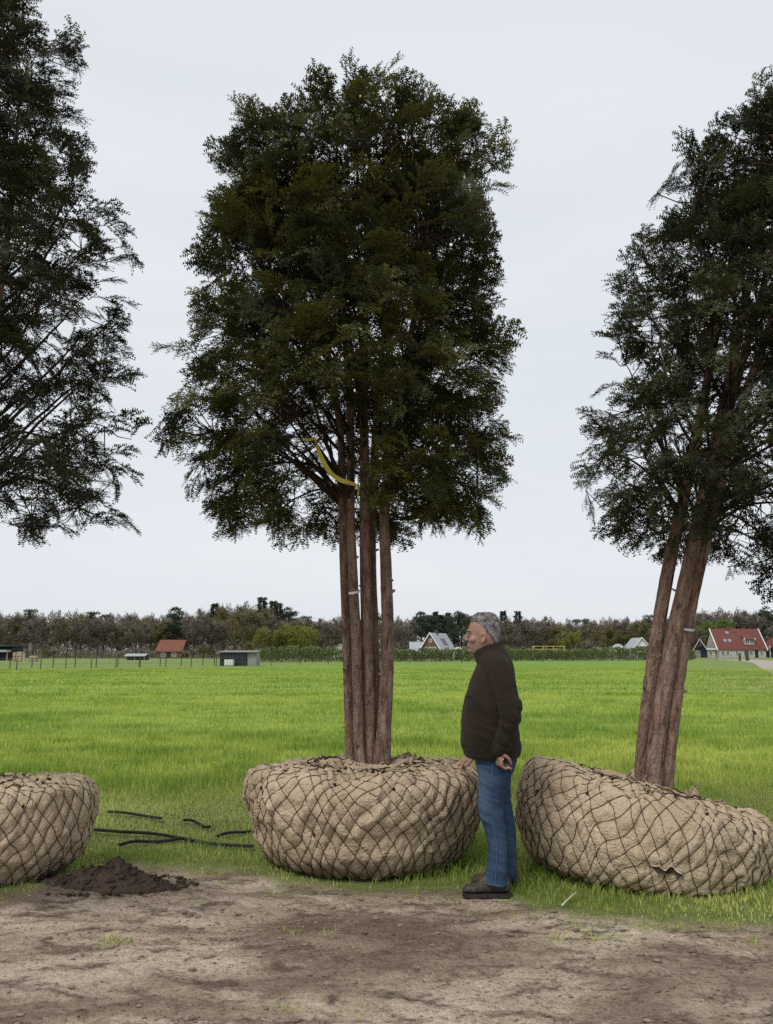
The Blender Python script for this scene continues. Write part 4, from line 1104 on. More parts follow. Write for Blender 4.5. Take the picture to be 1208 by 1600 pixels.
body.append(ellipsoid(pm(730.8, 1007.0), 0.007, 0.023, 0.0048)); body.append(ellipsoid(pm(731.0, 1010.6), 0.0075, 0.021, 0.0052))
body.append(ellipsoid(pm(734.5, 1017.0), 0.013, 0.022, 0.012))
for s in (-1, 1):
    body.append(ellipsoid(pm(739.5, 999.5, s * 0.040), 0.030, 0.026, 0.026))                                  # cheeks
    er = Matrix.Rotation(math.radians(12), 3, 'Y') @ Matrix.Rotation(math.radians(s * 18), 3, 'Z')
    ec = pm(754.5, 997, s * 0.079)
    pts = [ec + np.array(er @ Vector((0.016 * math.cos(a) * (1.0 if math.sin(a) > -0.3 else 0.7), s * 0.004, 0.031 * math.sin(a)))) for a in np.linspace(-1.9, 3.6, 13)]
    body.append(limb(pts, [0.0065, 0.007, 0.007, 0.007, 0.006], 10, 3))
    body.append(ellipsoid(ec + np.array([0.002, -s * 0.004, 0]), 0.014, 0.006, 0.027, er))
trunk_path = [pm(772, 1040), pm(768, 1080), pm(766, 1130), pm(768, 1185)]
body.append(limb(trunk_path, [0.10, 0.12, 0.13, 0.12], 20))
SHL, ELB, WRL = pm(784, 1045, -0.205), pm(797, 1105, -0.27), pm(779.5, 1172, -0.235)
SHR, ERB, WRR = pm(783, 1045, 0.205), pm(778, 1112, 0.285), pm(741.5, 1178, 0.33)
body.append(limb([pm(772, 1042), SHL, ELB, WRL], [0.055, 0.050, 0.042, 0.027]))
body.append(limb([pm(772, 1042), SHR, ERB, WRR], [0.055, 0.050, 0.042, 0.027]))
body.append(limb([pm(770, 1185, -0.03), pm(766, 1215, -0.095), pm(767, 1270, -0.10), pm(778, 1330, -0.10), pm(778, 1385, -0.10)], [0.075, 0.08, 0.055, 0.05, 0.036]))
body.append(limb([pm(772, 1185, 0.03), pm(776, 1215, 0.095), pm(782, 1270, 0.12), pm(790, 1330, 0.12), pm(790, 1370, 0.12)], [0.075, 0.08, 0.055, 0.05, 0.036]))
def hand(wr, palm_dir, across, curl, fingers, thumb):
    """palm from the wrist along palm_dir; fingers spread along across and bend towards curl; returns closed pieces"""
    pd, ac, cu = [np.array(v, float) / np.linalg.norm(v) for v in (palm_dir, across, curl)]
    out = []
    for k, s in enumerate((-1.5, -0.5, 0.5, 1.5)):
        out.append(limb([wr + ac * s * 0.009, wr + pd * 0.045 + ac * s * 0.017, wr + pd * 0.088 + ac * s * 0.020], [0.014, 0.0135, 0.011], 12, 4))
    for k, (s, ln, bends) in enumerate(fingers):
        p = wr + pd * 0.088 + ac * s * 0.020; d = pd.copy(); pts = [p - pd * 0.01, p]
        for seg, bn in zip((0.42, 0.32, 0.26), bends):
            c, sn = math.cos(bn), math.sin(bn); nn = np.cross(d, cu); nn /= np.linalg.norm(nn) + 1e-9
            tq = np.cross(nn, d); d = d * c + tq * sn; d /= np.linalg.norm(d); p = p + d * ln * seg; pts.append(p)
        out.append(limb(pts, [0.0098, 0.0092, 0.0085, 0.0072], 10, 3))
    base, mid, tip = [wr + pd * a + ac * b2 + cu * c for a, b2, c in thumb]
    out.append(limb([wr + pd * 0.015 + ac * thumb[0][1] * 0.4, base, mid, tip], [0.015, 0.0135, 0.0105, 0.008], 12, 4))
    return out
# near hand: hangs by the pocket, fingers hooked back, thumb closing the ring
body += hand(WRL, (0.02, 0.02, -1), (-0.35, 0.94, 0), (1, 0.25, 0), [(-1.5, 0.080, (0.75, 1.0, 0.7)), (-0.5, 0.086, (0.8, 1.05, 0.7)), (0.5, 0.078, (0.9, 1.1, 0.7)), (1.5, 0.064, (1.0, 1.1, 0.8))],
             [(0.030, -0.040, 0.018), (0.055, -0.042, 0.048), (0.085, -0.034, 0.062)])
# far hand: reaches over the ball, forefinger pointing down onto the burlap
PDR = pm(728, 1184, 0.36) - WRR
body += hand(WRR, (-0.85, 0.15, -0.50), (0.25, -0.95, -0.1), (-0.2, 0.0, -1), [(-1.5, 0.062, (0.9, 1.0, 0.6)), (-0.5, 0.074, (0.8, 1.0, 0.6)), (0.5, 0.080, (0.6, 0.9, 0.6)), (1.5, 0.078, (0.45, 0.25, 0.1))],
             [(0.030, 0.036, 0.012), (0.060, 0.044, 0.028), (0.080, 0.038, 0.045)])
EY = [pm(736.2, 990.4, s * 0.033) for s in (-1, 1)]
def body_disp(co, no):
    for e in EY: # eye sockets
        d = np.linalg.norm((co - e) * np.array([1, 0.8, 1.3]), axis=1); co = co + np.array([0.007, 0, 0])[None] * np.exp(-(d / 0.013) ** 2)[:, None]
    return co
def stub(co):
    c = pm(737, 1013); d = np.linalg.norm((co - c) * np.array([0.75, 0.45, 1.0]), axis=1)
    return np.clip(1.2 - d / 0.036, 0, 1)
bd = fuse('body', body, 0.0046, M['skin'], man, 3, 0.26, body_disp, {'stubble': stub}); child_inv(bd)
for e in EY:
    m = MB(); m.add(*ellipsoid(e + np.array([0.0085, 0, -0.001]), 0.012, 0.012, 0.0095, n=8)); eo = child_inv(m.build('eye', M['eye'], man, True))
    m = MB(); m.add(*ellipsoid(e + np.array([-0.0012, 0, -0.001]), 0.0035, 0.0052, 0.0050, n=6)); m.build('iris', M['iris'], eo, True)
for s, e in zip((-1, 1), EY):  # upper lids
    m = MB(); m.tube([e + np.array([0.004, s * 0.012, 0.004]), e + np.array([-0.004, s * 0.004, 0.0072]), e + np.array([-0.004, -s * 0.004, 0.007]), e + np.array([-0.001, -s * 0.011, 0.004])], [0.003, 0.0042, 0.0042, 0.003], 8); child_inv(m.build('eyelid', M['lid'], man, True))
for s in (-1, 1):  # eyebrows
    m = MB(); m.tube([pm(731.0, 985.5, s * 0.014), pm(730.6, 984.4, s * 0.03), pm(733.2, 985.4, s * 0.047)], [0.0035, 0.005, 0.003], 8); child_inv(m.build('eyebrow', M['hair'], man, True))
# --- hair: close curly cap
HAIR = [((752, 957.8), (768, 957.8), 0.030), ((742, 960.5), (774.5, 961), 0.055), ((736.5, 965), (778, 966), 0.0715), ((736.5, 970.5), (780.5, 972), 0.078), ((741, 976), (781.5, 979), 0.0795), ((746, 982), (782.3, 986), 0.080),
        ((750, 987), (782.3, 993), 0.079), ((758, 990), (781.5, 999), 0.0765), ((763, 994), (780, 1004), 0.070), ((765, 1000), (779, 1008), 0.060)]
hl = fuse('hair', [loft(HAIR, n=40, p=2.1)], 0.005, M['hair'], man, 3, 1.0,
          lambda co, no: co + no * (0.0050 * fbm(co * 60, 3, 5) + 0.003 * np.abs(fbm(co * 120, 2, 6)))[:, None])
child_inv(hl)
hv_ = np.empty(len(hl.data.vertices) * 3, np.float32); hl.data.vertices.foreach_get('co', hv_); hv_ = hv_.reshape(-1, 3)
hn_ = np.empty_like(hv_).ravel(); hl.data.vertices.foreach_get('normal', hn_); hn_ = hn_.reshape(-1, 3)
rr_ = np.random.default_rng(3); sel = rr_.choice(len(hv_), min(1900, len(hv_)), replace=False)
tv, tw = [], []
for k in sel:
    p, nn = hv_[k].astype(float), hn_[k].astype(float); t1 = np.cross(nn, rr_.normal(0, 1, 3)); t1 /= np.linalg.norm(t1) + 1e-9
    tv.append((np.array([p - nn * 0.002, p + nn * 0.003 + t1 * 0.004, p + nn * 0.004 + t1 * 0.010]), np.array([0.0013, 0.001, 0.0004])))
a_, b_ = tubes_tri(tv, 3)
tag(obj_np('curls', a_, b_, M['hair'], hl), kind='stuff')
# --- jeans
NEAR = [((743, 1192), (804, 1192), 0.105, -0.085), ((746.5, 1208), (798, 1206), 0.103, -0.09), ((747.5, 1218), (793.5, 1218), 0.098, -0.095), ((748, 1243), (786.5, 1246), 0.088, -0.10), ((748, 1260), (785.5, 1260), 0.082, -0.10), ((749.5, 1276), (786.5, 1276), 0.080, -0.10),
        ((754, 1290), (788.5, 1290), 0.078, -0.10), ((759.5, 1305), (790.5, 1305), 0.077, -0.10), ((763, 1325), (792, 1325), 0.076, -0.10), ((762, 1350), (792.5, 1346), 0.078, -0.10), ((757, 1368), (793, 1366), 0.080, -0.10), ((754.5, 1377), (793, 1383), 0.081, -0.10), ((756, 1380), (791, 1386), 0.076, -0.10)]
FAR = [((748, 1192), (803, 1192), 0.105, 0.085), ((753, 1212), (798, 1212), 0.10, 0.10), ((757, 1246), (798.5, 1248), 0.088, 0.115), ((764, 1285), (804.5, 1285), 0.080, 0.12), ((769, 1312), (807, 1312), 0.078, 0.12), ((771, 1340), (807, 1340), 0.078, 0.12), ((768, 1362), (806.5, 1366), 0.079, 0.12), ((767, 1367), (806, 1376), 0.078, 0.12)]
HIPS = [((733, 1160), (806, 1160), 0.18), ((738, 1175), (807, 1176), 0.187), ((743, 1190), (806, 1188), 0.19), ((746, 1204), (800, 1204), 0.185), ((752, 1214), (794, 1214), 0.165)]
def denim_disp(co, no):
    px = co - np.array(man.location)
    z = co[:, 2]
    amp = 0.35 + 1.1 * np.exp(-((z - 0.50) / 0.12) ** 2) + 0.9 * np.exp(-((z - 0.14) / 0.10) ** 2) + 0.6 * np.exp(-((z - 0.80) / 0.08) ** 2)
    slope = px[:, 0] * 0.35
    f1 = 1 - np.abs(fbm(np.stack([px[:, 0] * 5, px[:, 1] * 7, (z + slope) * 26], 1), 3, 81)) * 2
    f2 = fbm(np.stack([px[:, 0] * 9, px[:, 1] * 9, z * 6], 1), 3, 83)
    return co + no * (0.0042 * amp * (f1 - 0.4) * (0.5 + 0.9 * smooth(-.2, .35, f2)) + 0.005 * f2)[:, None]
def fade(co):
    px = co - np.array(man.location); z = co[:, 2]
    f = np.exp(-((z - 0.62) / 0.22) ** 2) * smooth(0.02, -0.09, px[:, 0]) * 0.9
    f1 = 1 - np.abs(fbm(np.stack([px[:, 0] * 5, px[:, 1] * 7, (z + px[:, 0] * .35) * 26], 1), 3, 81)) * 2
    return np.clip(f * 0.7 + 0.22 * smooth(0.35, 0.9, f1), 0, 1)
jn = child_inv(fuse('jeans', [loft(NEAR, n=30), loft(FAR, n=30), loft(HIPS, n=36)], 0.0085, M['denim'], man, 3, 1.0, denim_disp, {'faded': fade}))
def surf_line(pp, dy0, off=0.004):
    return [pm(x, y, dy0) for x, y in pp]
seam = [(771, 1194, -0.192), (769, 1215, -0.195), (767, 1243, -0.189), (766, 1262, -0.184), (768, 1280, -0.181), (773, 1300, -0.179), (776, 1320, -0.177), (776, 1345, -0.179), (774.5, 1372, -0.181), (774, 1383, -0.182)]
m = MB(); m.tube(catmull([tuple(pm(*q)) for q in seam], 5), 0.0032, 6); m.build('side_seam', M['denim_seam'], jn)
hem = catmull([tuple(pm(*q)) for q in [(755, 1377, -0.10), (762, 1381, -0.165), (774, 1383.5, -0.182), (786, 1385, -0.168), (792.5, 1384, -0.10)]], 6)
m = MB(); m.tube(hem, 0.004, 6); m.build('hem', M['denim_seam'], jn)
pk = catmull([tuple(pm(*q)) for q in [(787, 1186, -0.20), (791, 1197, -0.19), (797, 1207, -0.165)]], 5)
m = MB(); m.tube(pk, 0.003, 6); m.build('pocket_edge', M['zip'], jn)
# --- fleece jacket
TORSO = [((746, 1020), (787, 1010), 0.095), ((744, 1029), (794, 1021), 0.15), ((745.5, 1036), (799, 1033), 0.20), ((740.5, 1052), (803, 1048), 0.222), ((733, 1072), (804, 1072), 0.226), ((727, 1089), (804.5, 1089), 0.228), ((723.6, 1105), (806, 1105), 0.230),
         ((721.6, 1122), (807, 1122), 0.232), ((721, 1139), (808.5, 1139), 0.232), ((722, 1155), (810, 1155), 0.230), ((723.5, 1170), (811, 1168), 0.228), ((725.5, 1179), (810.5, 1176), 0.224), ((728, 1183), (809, 1179.5), 0.216), ((735, 1178), (802, 1175), 0.19)]
def fl_disp(co, no):
    px = co - np.array(man.location)
    armp = smooth(-0.16, -0.22, px[:, 1]) + smooth(0.16, 0.22, px[:, 1])
    z = co[:, 2]
    el = np.exp(-((z - 1.12) / 0.16) ** 2) * armp
    f1 = 1 - np.abs(fbm(np.stack([px[:, 0] * 5, px[:, 1] * 4, (z + px[:, 0] * 0.5) * 15], 1), 3, 91)) * 2
    f2 = fbm(np.stack([px[:, 0] * 4, px[:, 1] * 4, (z + px[:, 0] * 0.25) * 9], 1), 3, 92)
    lowb = np.exp(-((z - 0.92) / 0.09) ** 2)
    return co + no * (0.016 * el * (f1 - 0.3) + 0.009 * f2 + 0.009 * lowb * f1)[:, None]
slv_l = limb([pm(776, 1040, -0.15), pm(783, 1050, -0.225), pm(791, 1078, -0.262), pm(798, 1106, -0.282), pm(796, 1130, -0.275), pm(788, 1155, -0.25), pm(781.5, 1171, -0.238)], [0.085, 0.079, 0.073, 0.068, 0.062, 0.052, 0.041], 22)
slv_r = limb([pm(776, 1040, 0.15), pm(783, 1050, 0.225), pm(784, 1080, 0.265), pm(779, 1112, 0.285), pm(762, 1143, 0.305), pm(747, 1170, 0.325)], [0.085, 0.079, 0.073, 0.066, 0.056, 0.042], 22)
jk = child_inv(fuse('fleece_jacket', [loft(TORSO, n=44, p=2.45), slv_l, slv_r], 0.009, M['fleece'], man, 5, 1.0, fl_disp))
COLL = [((740, 1016.5), (780.5, 999.5), 0.073), ((739.5, 1019), (781.5, 1001.5), 0.079), ((740.5, 1024), (784, 1007), 0.088), ((743, 1030), (788, 1013), 0.098), ((745, 1036), (792, 1021), 0.11)]
child_inv(fuse('collar', [loft(COLL, n=36)], 0.007, M['fleece'], man, 2, 1.0, lambda co, no: co + no * (0.004 * fbm(co * 18, 3, 95))[:, None])).name = 'collar'
zl = catmull([tuple(pm(*q)) for q in [(739.2, 1017, 0.0), (744.5, 1036, 0.0), (739.5, 1053, 0), (731.5, 1073, 0), (725.6, 1090, 0), (722, 1106, 0), (720, 1123, 0), (719.5, 1140, 0), (720.5, 1156, 0), (722.5, 1172, 0), (725.5, 1181, 0)]], 4)
zl[:, 0] += 0.0075
m = MB(); m.tube(zl, 0.004, 6); m.build('zip', M['zip'], jk)
cs = catmull([tuple(pm(*q)) for q in [(726, 1088, -0.06), (735, 1088.5, -0.150), (750, 1090, -0.207), (764, 1091, -0.226)]], 6)
cs[:, 1] += 0.010; cs[:, 0] += 0.004
m = MB(); m.tube(cs, 0.003, 6); m.build('chest_seam', M['fleece'], jk)
cs = catmull([tuple(pm(*q)) for q in [(754, 1127, -0.217), (756, 1136, -0.220), (757, 1148, -0.222), (756.5, 1162, -0.222)]], 6)
m = MB(); m.tube(cs, 0.0045, 6); m.build('pocket_zip', M['zip'], jk)
m = MB(); m.tube(catmull([tuple(pm(*q)) for q in [(770, 1169, -0.265), (778, 1173, -0.284), (787, 1176, -0.280), (793, 1173, -0.256)]], 6), 0.0045, 6); m.build('cuff', M['fleece'], jk)
# --- boots
def boot(dy, xo, yo):
    root = child_inv(empty('boot', parent=man)); root.matrix_parent_inverse.identity(); root.location = (0, 0, 0)
    x0 = float(pm(724 + xo, 1402, dy)[0]) - feet.x; x1 = float(pm(797.5 + xo, 1400, dy)[0]) - feet.x; L = x1 - x0; y = dy
    st = [(0.0, 0.040, 0.024), (0.03, 0.056, 0.036), (0.09, 0.066, 0.044), (0.18, 0.070, 0.0475), (0.30, 0.080, 0.0480), (0.40, 0.100, 0.045), (0.50, 0.124, 0.042), (0.62, 0.142, 0.040), (0.75, 0.152, 0.038), (0.90, 0.150, 0.036), (0.97, 0.120, 0.032), (1.0, 0.07, 0.024)]
    V = []; F2 = []; n = 18
    for t, h, w in st:
        for k in range(n):
            a = math.pi * 2 * k / n; c, s = math.cos(a), math.sin(a)
            V.append((x0 + t * L, y + w * np.sign(c) * abs(c) ** 0.75, 0.022 + (h - 0.022) * (0.5 + 0.5 * np.sign(s) * abs(s) ** 0.8)))
    for i in range(len(st) - 1):
        for k in range(n): F2.append((i * n + k, i * n + (k + 1) % n, (i + 1) * n + (k + 1) % n, (i + 1) * n + k))
    F2 += [tuple(range(n))[::-1], tuple(range((len(st) - 1) * n, len(st) * n))]
    o = fuse('upper', [(V, F2)], 0.007, M['boot'], root, 2, 1.0, lambda co, no: co + no * (0.004 * fbm(co * 26, 3, 33))[:, None])
    pr = []; 
    for t, w in [(-0.015, 0.010), (0.0, 0.028), (0.04, 0.042), (0.12, 0.050), (0.25, 0.053), (0.40, 0.048), (0.55, 0.043), (0.75, 0.042), (0.92, 0.039), (1.0, 0.028), (1.01, 0.012)]: pr.append((x0 + t * L, w))
    out = [(x, y - w) for x, w in pr] + [(x, y + w) for x, w in pr[::-1]]
    nn = len(out); m = MB()
    m.add([(x, q, -0.002) for x, q in out] + [(x, q, 0.017 + (0.008 if x < x0 + 0.1 * L else 0)) for x, q in out], [tuple(range(nn))[::-1], tuple(range(nn, 2 * nn))] + [(i, (i + 1) % nn, nn + (i + 1) % nn, nn + i) for i in range(nn)])
    m.build('sole', M['sole'], root)
    for k in range(4):
        t = 0.36 + 0.045 * k; h = np.interp(t, [q[0] for q in st], [q[1] for q in st])
        m = MB(); m.tube([(x0 + t * L, y - 0.034, h - 0.016), (x0 + (t + .015) * L, y - 0.012, h + 0.004), (x0 + (t + .02) * L, y + 0.012, h + 0.004), (x0 + t * L, y + 0.034, h - 0.016)], 0.0032, 6); m.build('lace', M['lace'], root)
boot(-0.11, 0, 0); boot(0.12, 14, 0)
# the ring held in the near hand
rc_ = pm(783.5, 1184.5, -0.262); m = MB()
m.tube([rc_ + np.array([0.014 * math.cos(a), 0.004 * math.sin(a), 0.015 * math.sin(a)]) for a in np.linspace(0, 2 * math.pi, 17)], 0.0032, 7)
tag(m.build('metal_ring', M['brass'], smooth_s=True), 'small pale metal ring held in the fingers of the standing man', 'ring')

# ------------------------------------------------------------------ far side of the field
M['post'] = speck('weathered_post', (0.045, 0.038, 0.032), (0.11, 0.095, 0.08), 6, 0.95)
M['wire'] = mat('fence_wire', None, (0.16, 0.16, 0.16), 0.5, 0.4, 0.5)
def fence(pix, base, label, wid=0.085, hgt=1.0, wires=(0.45, 0.95)):
    g = [gnd(x, np.interp(x, [b[0] for b in base], [b[1] for b in base])) for x in pix]
    root = tag(empty('wire_fence', tuple(g[0])), label, 'fence')
    r = random.Random(len(pix)); o0 = Vector(g[0])
    for p in g:
        h = hgt * r.uniform(0.92, 1.08); q = p - o0; tl = r.uniform(-0.03, 0.03)
        m = MB(); m.tube([(q.x, q.y, -0.15), (q.x + tl * .5, q.y, h * 0.5), (q.x + tl, q.y, h - 0.02), (q.x + tl, q.y, h)], [wid * .5, wid * .5, wid * .48, wid * .30], 8)
        m.build('post', M['post'], root)
    for wz in wires:
        m = MB(); m.tube([(p.x - o0.x, p.y - o0.y, wz) for p in g], 0.008, 4); m.build('wire', M['wire'], root)
    return root
PX1 = [-52, -13, 25.8, 63, 102.6, 142.4, 181, 219, 259, 298.7, 337.7, 379, 424, 469, 513, 556, 598, 640, 681, 721, 763, 805.5, 848, 894, 938, 984, 1030, 1076, 1119.5]
fence(PX1, [(-60, 1048.5), (26, 1047), (299, 1043), (469, 1038.8), (721, 1036), (984, 1033.6), (1120, 1033)], 'long post and wire fence along the far edge of the green field')
fence([-18, 15.5, 49.7, 82.5, 117, 150, 184, 217, 250, 283, 317, 335], [(-20, 1044.3), (150, 1043.3), (340, 1039.5)], 'second post and wire fence behind the first, before the bare trees', 0.10, 0.95)

# --- hedge of young conifers
rh = np.random.default_rng(44)
h0, h1 = gnd(398, 1035.0), gnd(1085, 1031.6)
hx = Vector((h1.x - h0.x, h1.y - h0.y, 0)); HL = hx.length
hedge = tag(empty('hedge', tuple(h0), (0, 0, math.atan2(hx.y, hx.x))), 'long clipped green hedge beyond the field fence', 'hedge')
V_, T_ = [], []; ncol = int(HL / 0.62); st_p = []
for c in range(ncol):
    x = (c + 0.5 + rh.uniform(-.2, .2)) * HL / ncol; hgt = rh.uniform(1.7, 2.25) * (1 + 0.10 * math.sin(c * 0.13)); tb = rh.random()
    n = 190; z = hgt * rh.random(n) ** 0.75; a = rh.random(n) * 6.28; rr = (0.55 - 0.32 * (z / hgt) ** 2) * np.sqrt(rh.random(n)) ** 0.5
    p = np.stack([x + rr * np.cos(a) * 0.8, rr * np.sin(a), z], 1)
    d = np.stack([np.cos(a) * .5, np.sin(a) * .5, rh.uniform(.2, 1.2, n)], 1); d /= np.linalg.norm(d, axis=1, keepdims=True)
    lat = np.cross(d, rh.normal(0, 1, (n, 3))); lat /= np.linalg.norm(lat, axis=1, keepdims=True)
    L = rh.uniform(.18, .36, n)[:, None]; w = rh.uniform(.06, .12, n)[:, None]
    V_.append(np.stack([p - lat * w, p + lat * w, p + d * L], 1).reshape(-1, 3)); T_.append(np.repeat(np.clip(0.35 + 0.3 * tb + 0.22 * rh.standard_normal(n) + 0.25 * (z / hgt - .5), 0, 1), 3))
    st_p.append((np.array([[x, 0, -0.1], [x, 0, hgt * .8]]), np.array([0.05, 0.015])))
V_ = np.concatenate(V_)
M['hedge'] = leafmat('hedge_leaf', (0.050, 0.075, 0.028), (0.30, 0.36, 0.13), 0.3)
tag(obj_np('foliage', V_, np.arange(len(V_)).reshape(-1, 3), M['hedge'], hedge, attr={'tint': np.concatenate(T_)}), kind='stuff')
tv, tq = tubes_tri(st_p, 5); tag(obj_np('trunks', tv, tq, M['post'], hedge), kind='stuff')

# --- trees of the wood
def twig_cloud(r, pts, dirs, L0, L1, w0, w1):
    n = len(pts); d = dirs / (np.linalg.norm(dirs, axis=1, keepdims=True) + 1e-9)
    lat = np.cross(d, r.normal(0, 1, (n, 3))); lat /= np.linalg.norm(lat, axis=1, keepdims=True) + 1e-9
    L = r.uniform(L0, L1, n)[:, None]; w = r.uniform(w0, w1, n)[:, None]
    return np.stack([pts - lat * w, pts + lat * w, pts + d * L], 1).reshape(-1, 3)
M['far_bark'] = speck('grey_brown_bark', (0.050, 0.042, 0.034), (0.105, 0.088, 0.070), 1.2, 0.95)
M['far_twig'] = leafmat('bare_twig', (0.092, 0.080, 0.064), (0.240, 0.208, 0.168), 0.0, 0.95, 0.1)  # far wood tones lightened, distance haze put into the colour
M['far_bud'] = leafmat('budding_twig', (0.092, 0.080, 0.042), (0.260, 0.228, 0.105), 0.1, 0.9, 0.1)
M['far_spring'] = leafmat('spring_leaf', (0.10, 0.125, 0.030), (0.32, 0.32, 0.075), 0.3, 0.8, 0.1)
M['far_fresh'] = leafmat('fresh_leaf', (0.085, 0.125, 0.035), (0.24, 0.30, 0.085), 0.3, 0.8, 0.1)
M['far_pine'] = leafmat('pine_needle', (0.034, 0.046, 0.034), (0.105, 0.128, 0.088), 0.05, 0.85, 0.1)  # needle colour lifted paler in place of haze over the wood
def broadleaf(seed, n_tw, leafy):
    """unit tree, height 1: limbs in trunk mesh, twigs (and leaves) in crown mesh"""
    r = np.random.default_rng(seed); paths = []; ends = []
    top = r.uniform(0.58, 0.66); tr = np.array([[0, 0, -0.02], [r.uniform(-.01, .01), 0, 0.2], [r.uniform(-.02, .02), r.uniform(-.02, .02), 0.45], [r.uniform(-.04, .04), r.uniform(-.03, .03), top]])
    paths.append((tr, np.array([0.022, 0.017, 0.012, 0.005])))
    for k in range(17):
        f = r.uniform(0.12, 1.0); b0 = np.array([np.interp(f, [0, .28, .65, 1], tr[:, i]) for i in range(3)])
        a = k * 2.4 + r.uniform(-.4, .4); L = (0.40 - 0.10 * f) * r.uniform(.75, 1.15)
        up = r.uniform(0.25, 1.0); d = np.array([math.cos(a), math.sin(a), up]); d /= np.linalg.norm(d)
        e = b0 + d * L; m_ = b0 + d * L * .5 + np.array([0, 0, -0.02 * L])
        paths.append((np.array([b0, m_, e]), np.array([0.008, 0.005, 0.002])))
        ends.append((b0, e))
        for q in range(3):
            s0 = b0 + (e - b0) * r.uniform(.35, .9); d2 = d + r.normal(0, .5, 3) + np.array([0, 0, .25]); d2 /= np.linalg.norm(d2)
            e2 = s0 + d2 * L * r.uniform(.3, .55); paths.append((np.array([s0, (s0 + e2) / 2, e2]), np.array([0.004, 0.003, 0.0015]))); ends.append((s0, e2))
    tv, tq = tubes_tri(paths, 5)
    idx = r.integers(len(ends), size=n_tw); t = r.random(n_tw) ** 0.6
    A = np.array([e[0] for e in ends])[idx]; B = np.array([e[1] for e in ends])[idx]
    p = A + (B - A) * t[:, None] + r.normal(0, 0.012, (n_tw, 3))
    d = (B - A) / np.linalg.norm(B - A, axis=1, keepdims=True) + r.normal(0, .9, (n_tw, 3)) + np.array([0, 0, .15])
    p = p + r.normal(0, 0.022, p.shape)
    ins = ((p[:, 0] ** 2 + p[:, 1] ** 2) / 0.36 ** 2 + ((p[:, 2] - 0.56) / 0.42) ** 2 + 0.25 * vnoise(p * 7, seed)) < 1.0
    p, d = p[ins], d[ins]; n_tw = len(p)
    cv = twig_cloud(r, p, d, 0.022, 0.060, 0.0030, 0.0068) if not leafy else twig_cloud(r, p + r.normal(0, .03, p.shape), d, 0.025, 0.06, 0.006, 0.016)
    tint = np.repeat(np.clip(0.45 + 0.25 * r.standard_normal(n_tw) + 0.3 * (p[:, 2] - .5), 0, 1), 3)
    return (tv, tq), (cv, tint)
def conifer(seed, n_tw, wide):
    r = np.random.default_rng(seed)
    paths = [(np.array([[0, 0, -.02], [0, 0, .5], [0.01, 0, .97]]), np.array([0.016, 0.011, 0.002]))]
    z = 0.12 + 0.86 * r.random(n_tw) ** 0.85; tier = np.sin(z * 60) * 0.02
    R = wide * (1.02 - z) ** 0.75 + 0.012 + tier * 0.6
    a = r.random(n_tw) * 6.28; rr = R * np.sqrt(r.random(n_tw)) ** .6 * (0.8 + 0.4 * vnoise(np.stack([np.cos(a) * 2, np.sin(a) * 2, z * 14], 1), seed))
    p = np.stack([rr * np.cos(a), rr * np.sin(a), z - rr * 0.25], 1)
    d = np.stack([np.cos(a), np.sin(a), r.uniform(-.5, .5, n_tw)], 1)
    cv = twig_cloud(r, p, d, 0.03, 0.075, 0.008, 0.018)
    return tubes_tri(paths, 6), (cv, np.repeat(np.clip(.4 + .25 * r.standard_normal(n_tw), 0, 1), 3))
def pine(seed, n_tw):
    r = np.random.default_rng(seed); paths = [(np.array([[0, 0, -.02], [0.01, 0, .5], [0.0, .01, .9]]), np.array([0.014, 0.011, 0.004]))]; P = []; D = []
    for k in range(14):
        z = r.uniform(.42, .95); a = k * 2.4; L = r.uniform(.10, .24) * (1.25 - z); e = np.array([math.cos(a) * L, math.sin(a) * L, z + L * .25])
        paths.append((np.array([[0, 0, z - .03], e * .5 + np.array([0, 0, z * .5]), e]), np.array([.005, .004, .002])))
        n = n_tw // 14; q = r.normal(0, 1, (n, 3)); q /= np.linalg.norm(q, axis=1, keepdims=True); q *= r.random(n)[:, None] ** .5
        P.append(e + q * np.array([.085, .085, .045])); D.append(q + np.array([0, 0, .4]))
    p, d = np.concatenate(P), np.concatenate(D)
    return tubes_tri(paths, 6), (twig_cloud(r, p, d, 0.02, 0.05, 0.006, 0.014), np.repeat(np.clip(.4 + .25 * r.standard_normal(len(p)), 0, 1), 3))
KINDS = {
    'bare': ([broadleaf(200 + k, 6500, False) for k in range(5)], 'far_twig', 'bare_tree', 'bare grey-brown broadleaf tree', 'bare trees of the far wood'),
    'bud': ([broadleaf(230 + k, 6000, False) for k in range(3)], 'far_bud', 'budding_tree', 'olive-brown budding broadleaf tree', 'budding trees of the far wood'),
    'spring': ([broadleaf(250 + k, 3200, True) for k in range(2)], 'far_spring', 'broadleaf_tree', 'yellow-green broadleaf tree in young leaf', 'young-leaved trees of the far wood'),
    'spruce': ([conifer(270 + k, 1300, 0.16 + .03 * k) for k in range(2)], 'far_pine', 'spruce_tree', 'dark pointed conifer', 'pointed conifers of the far wood'),
    'pine': ([pine(290 + k, 1300) for k in range(3)], 'far_pine', 'pine_tree', 'dark rounded evergreen pine', 'evergreen pines of the far wood'),
}
KM = {}
for kk, (vars_, matk, nm, lab, grp) in KINDS.items():
    KM[kk] = [(mesh_np('trunk', tv, tq, M['far_bark'], smooth_s=True), mesh_np('crown', cv, np.arange(len(cv)).reshape(-1, 3), M[matk], attr={'tint': tint})) for (tv, tq), (cv, tint) in vars_]
rt = random.Random(9)
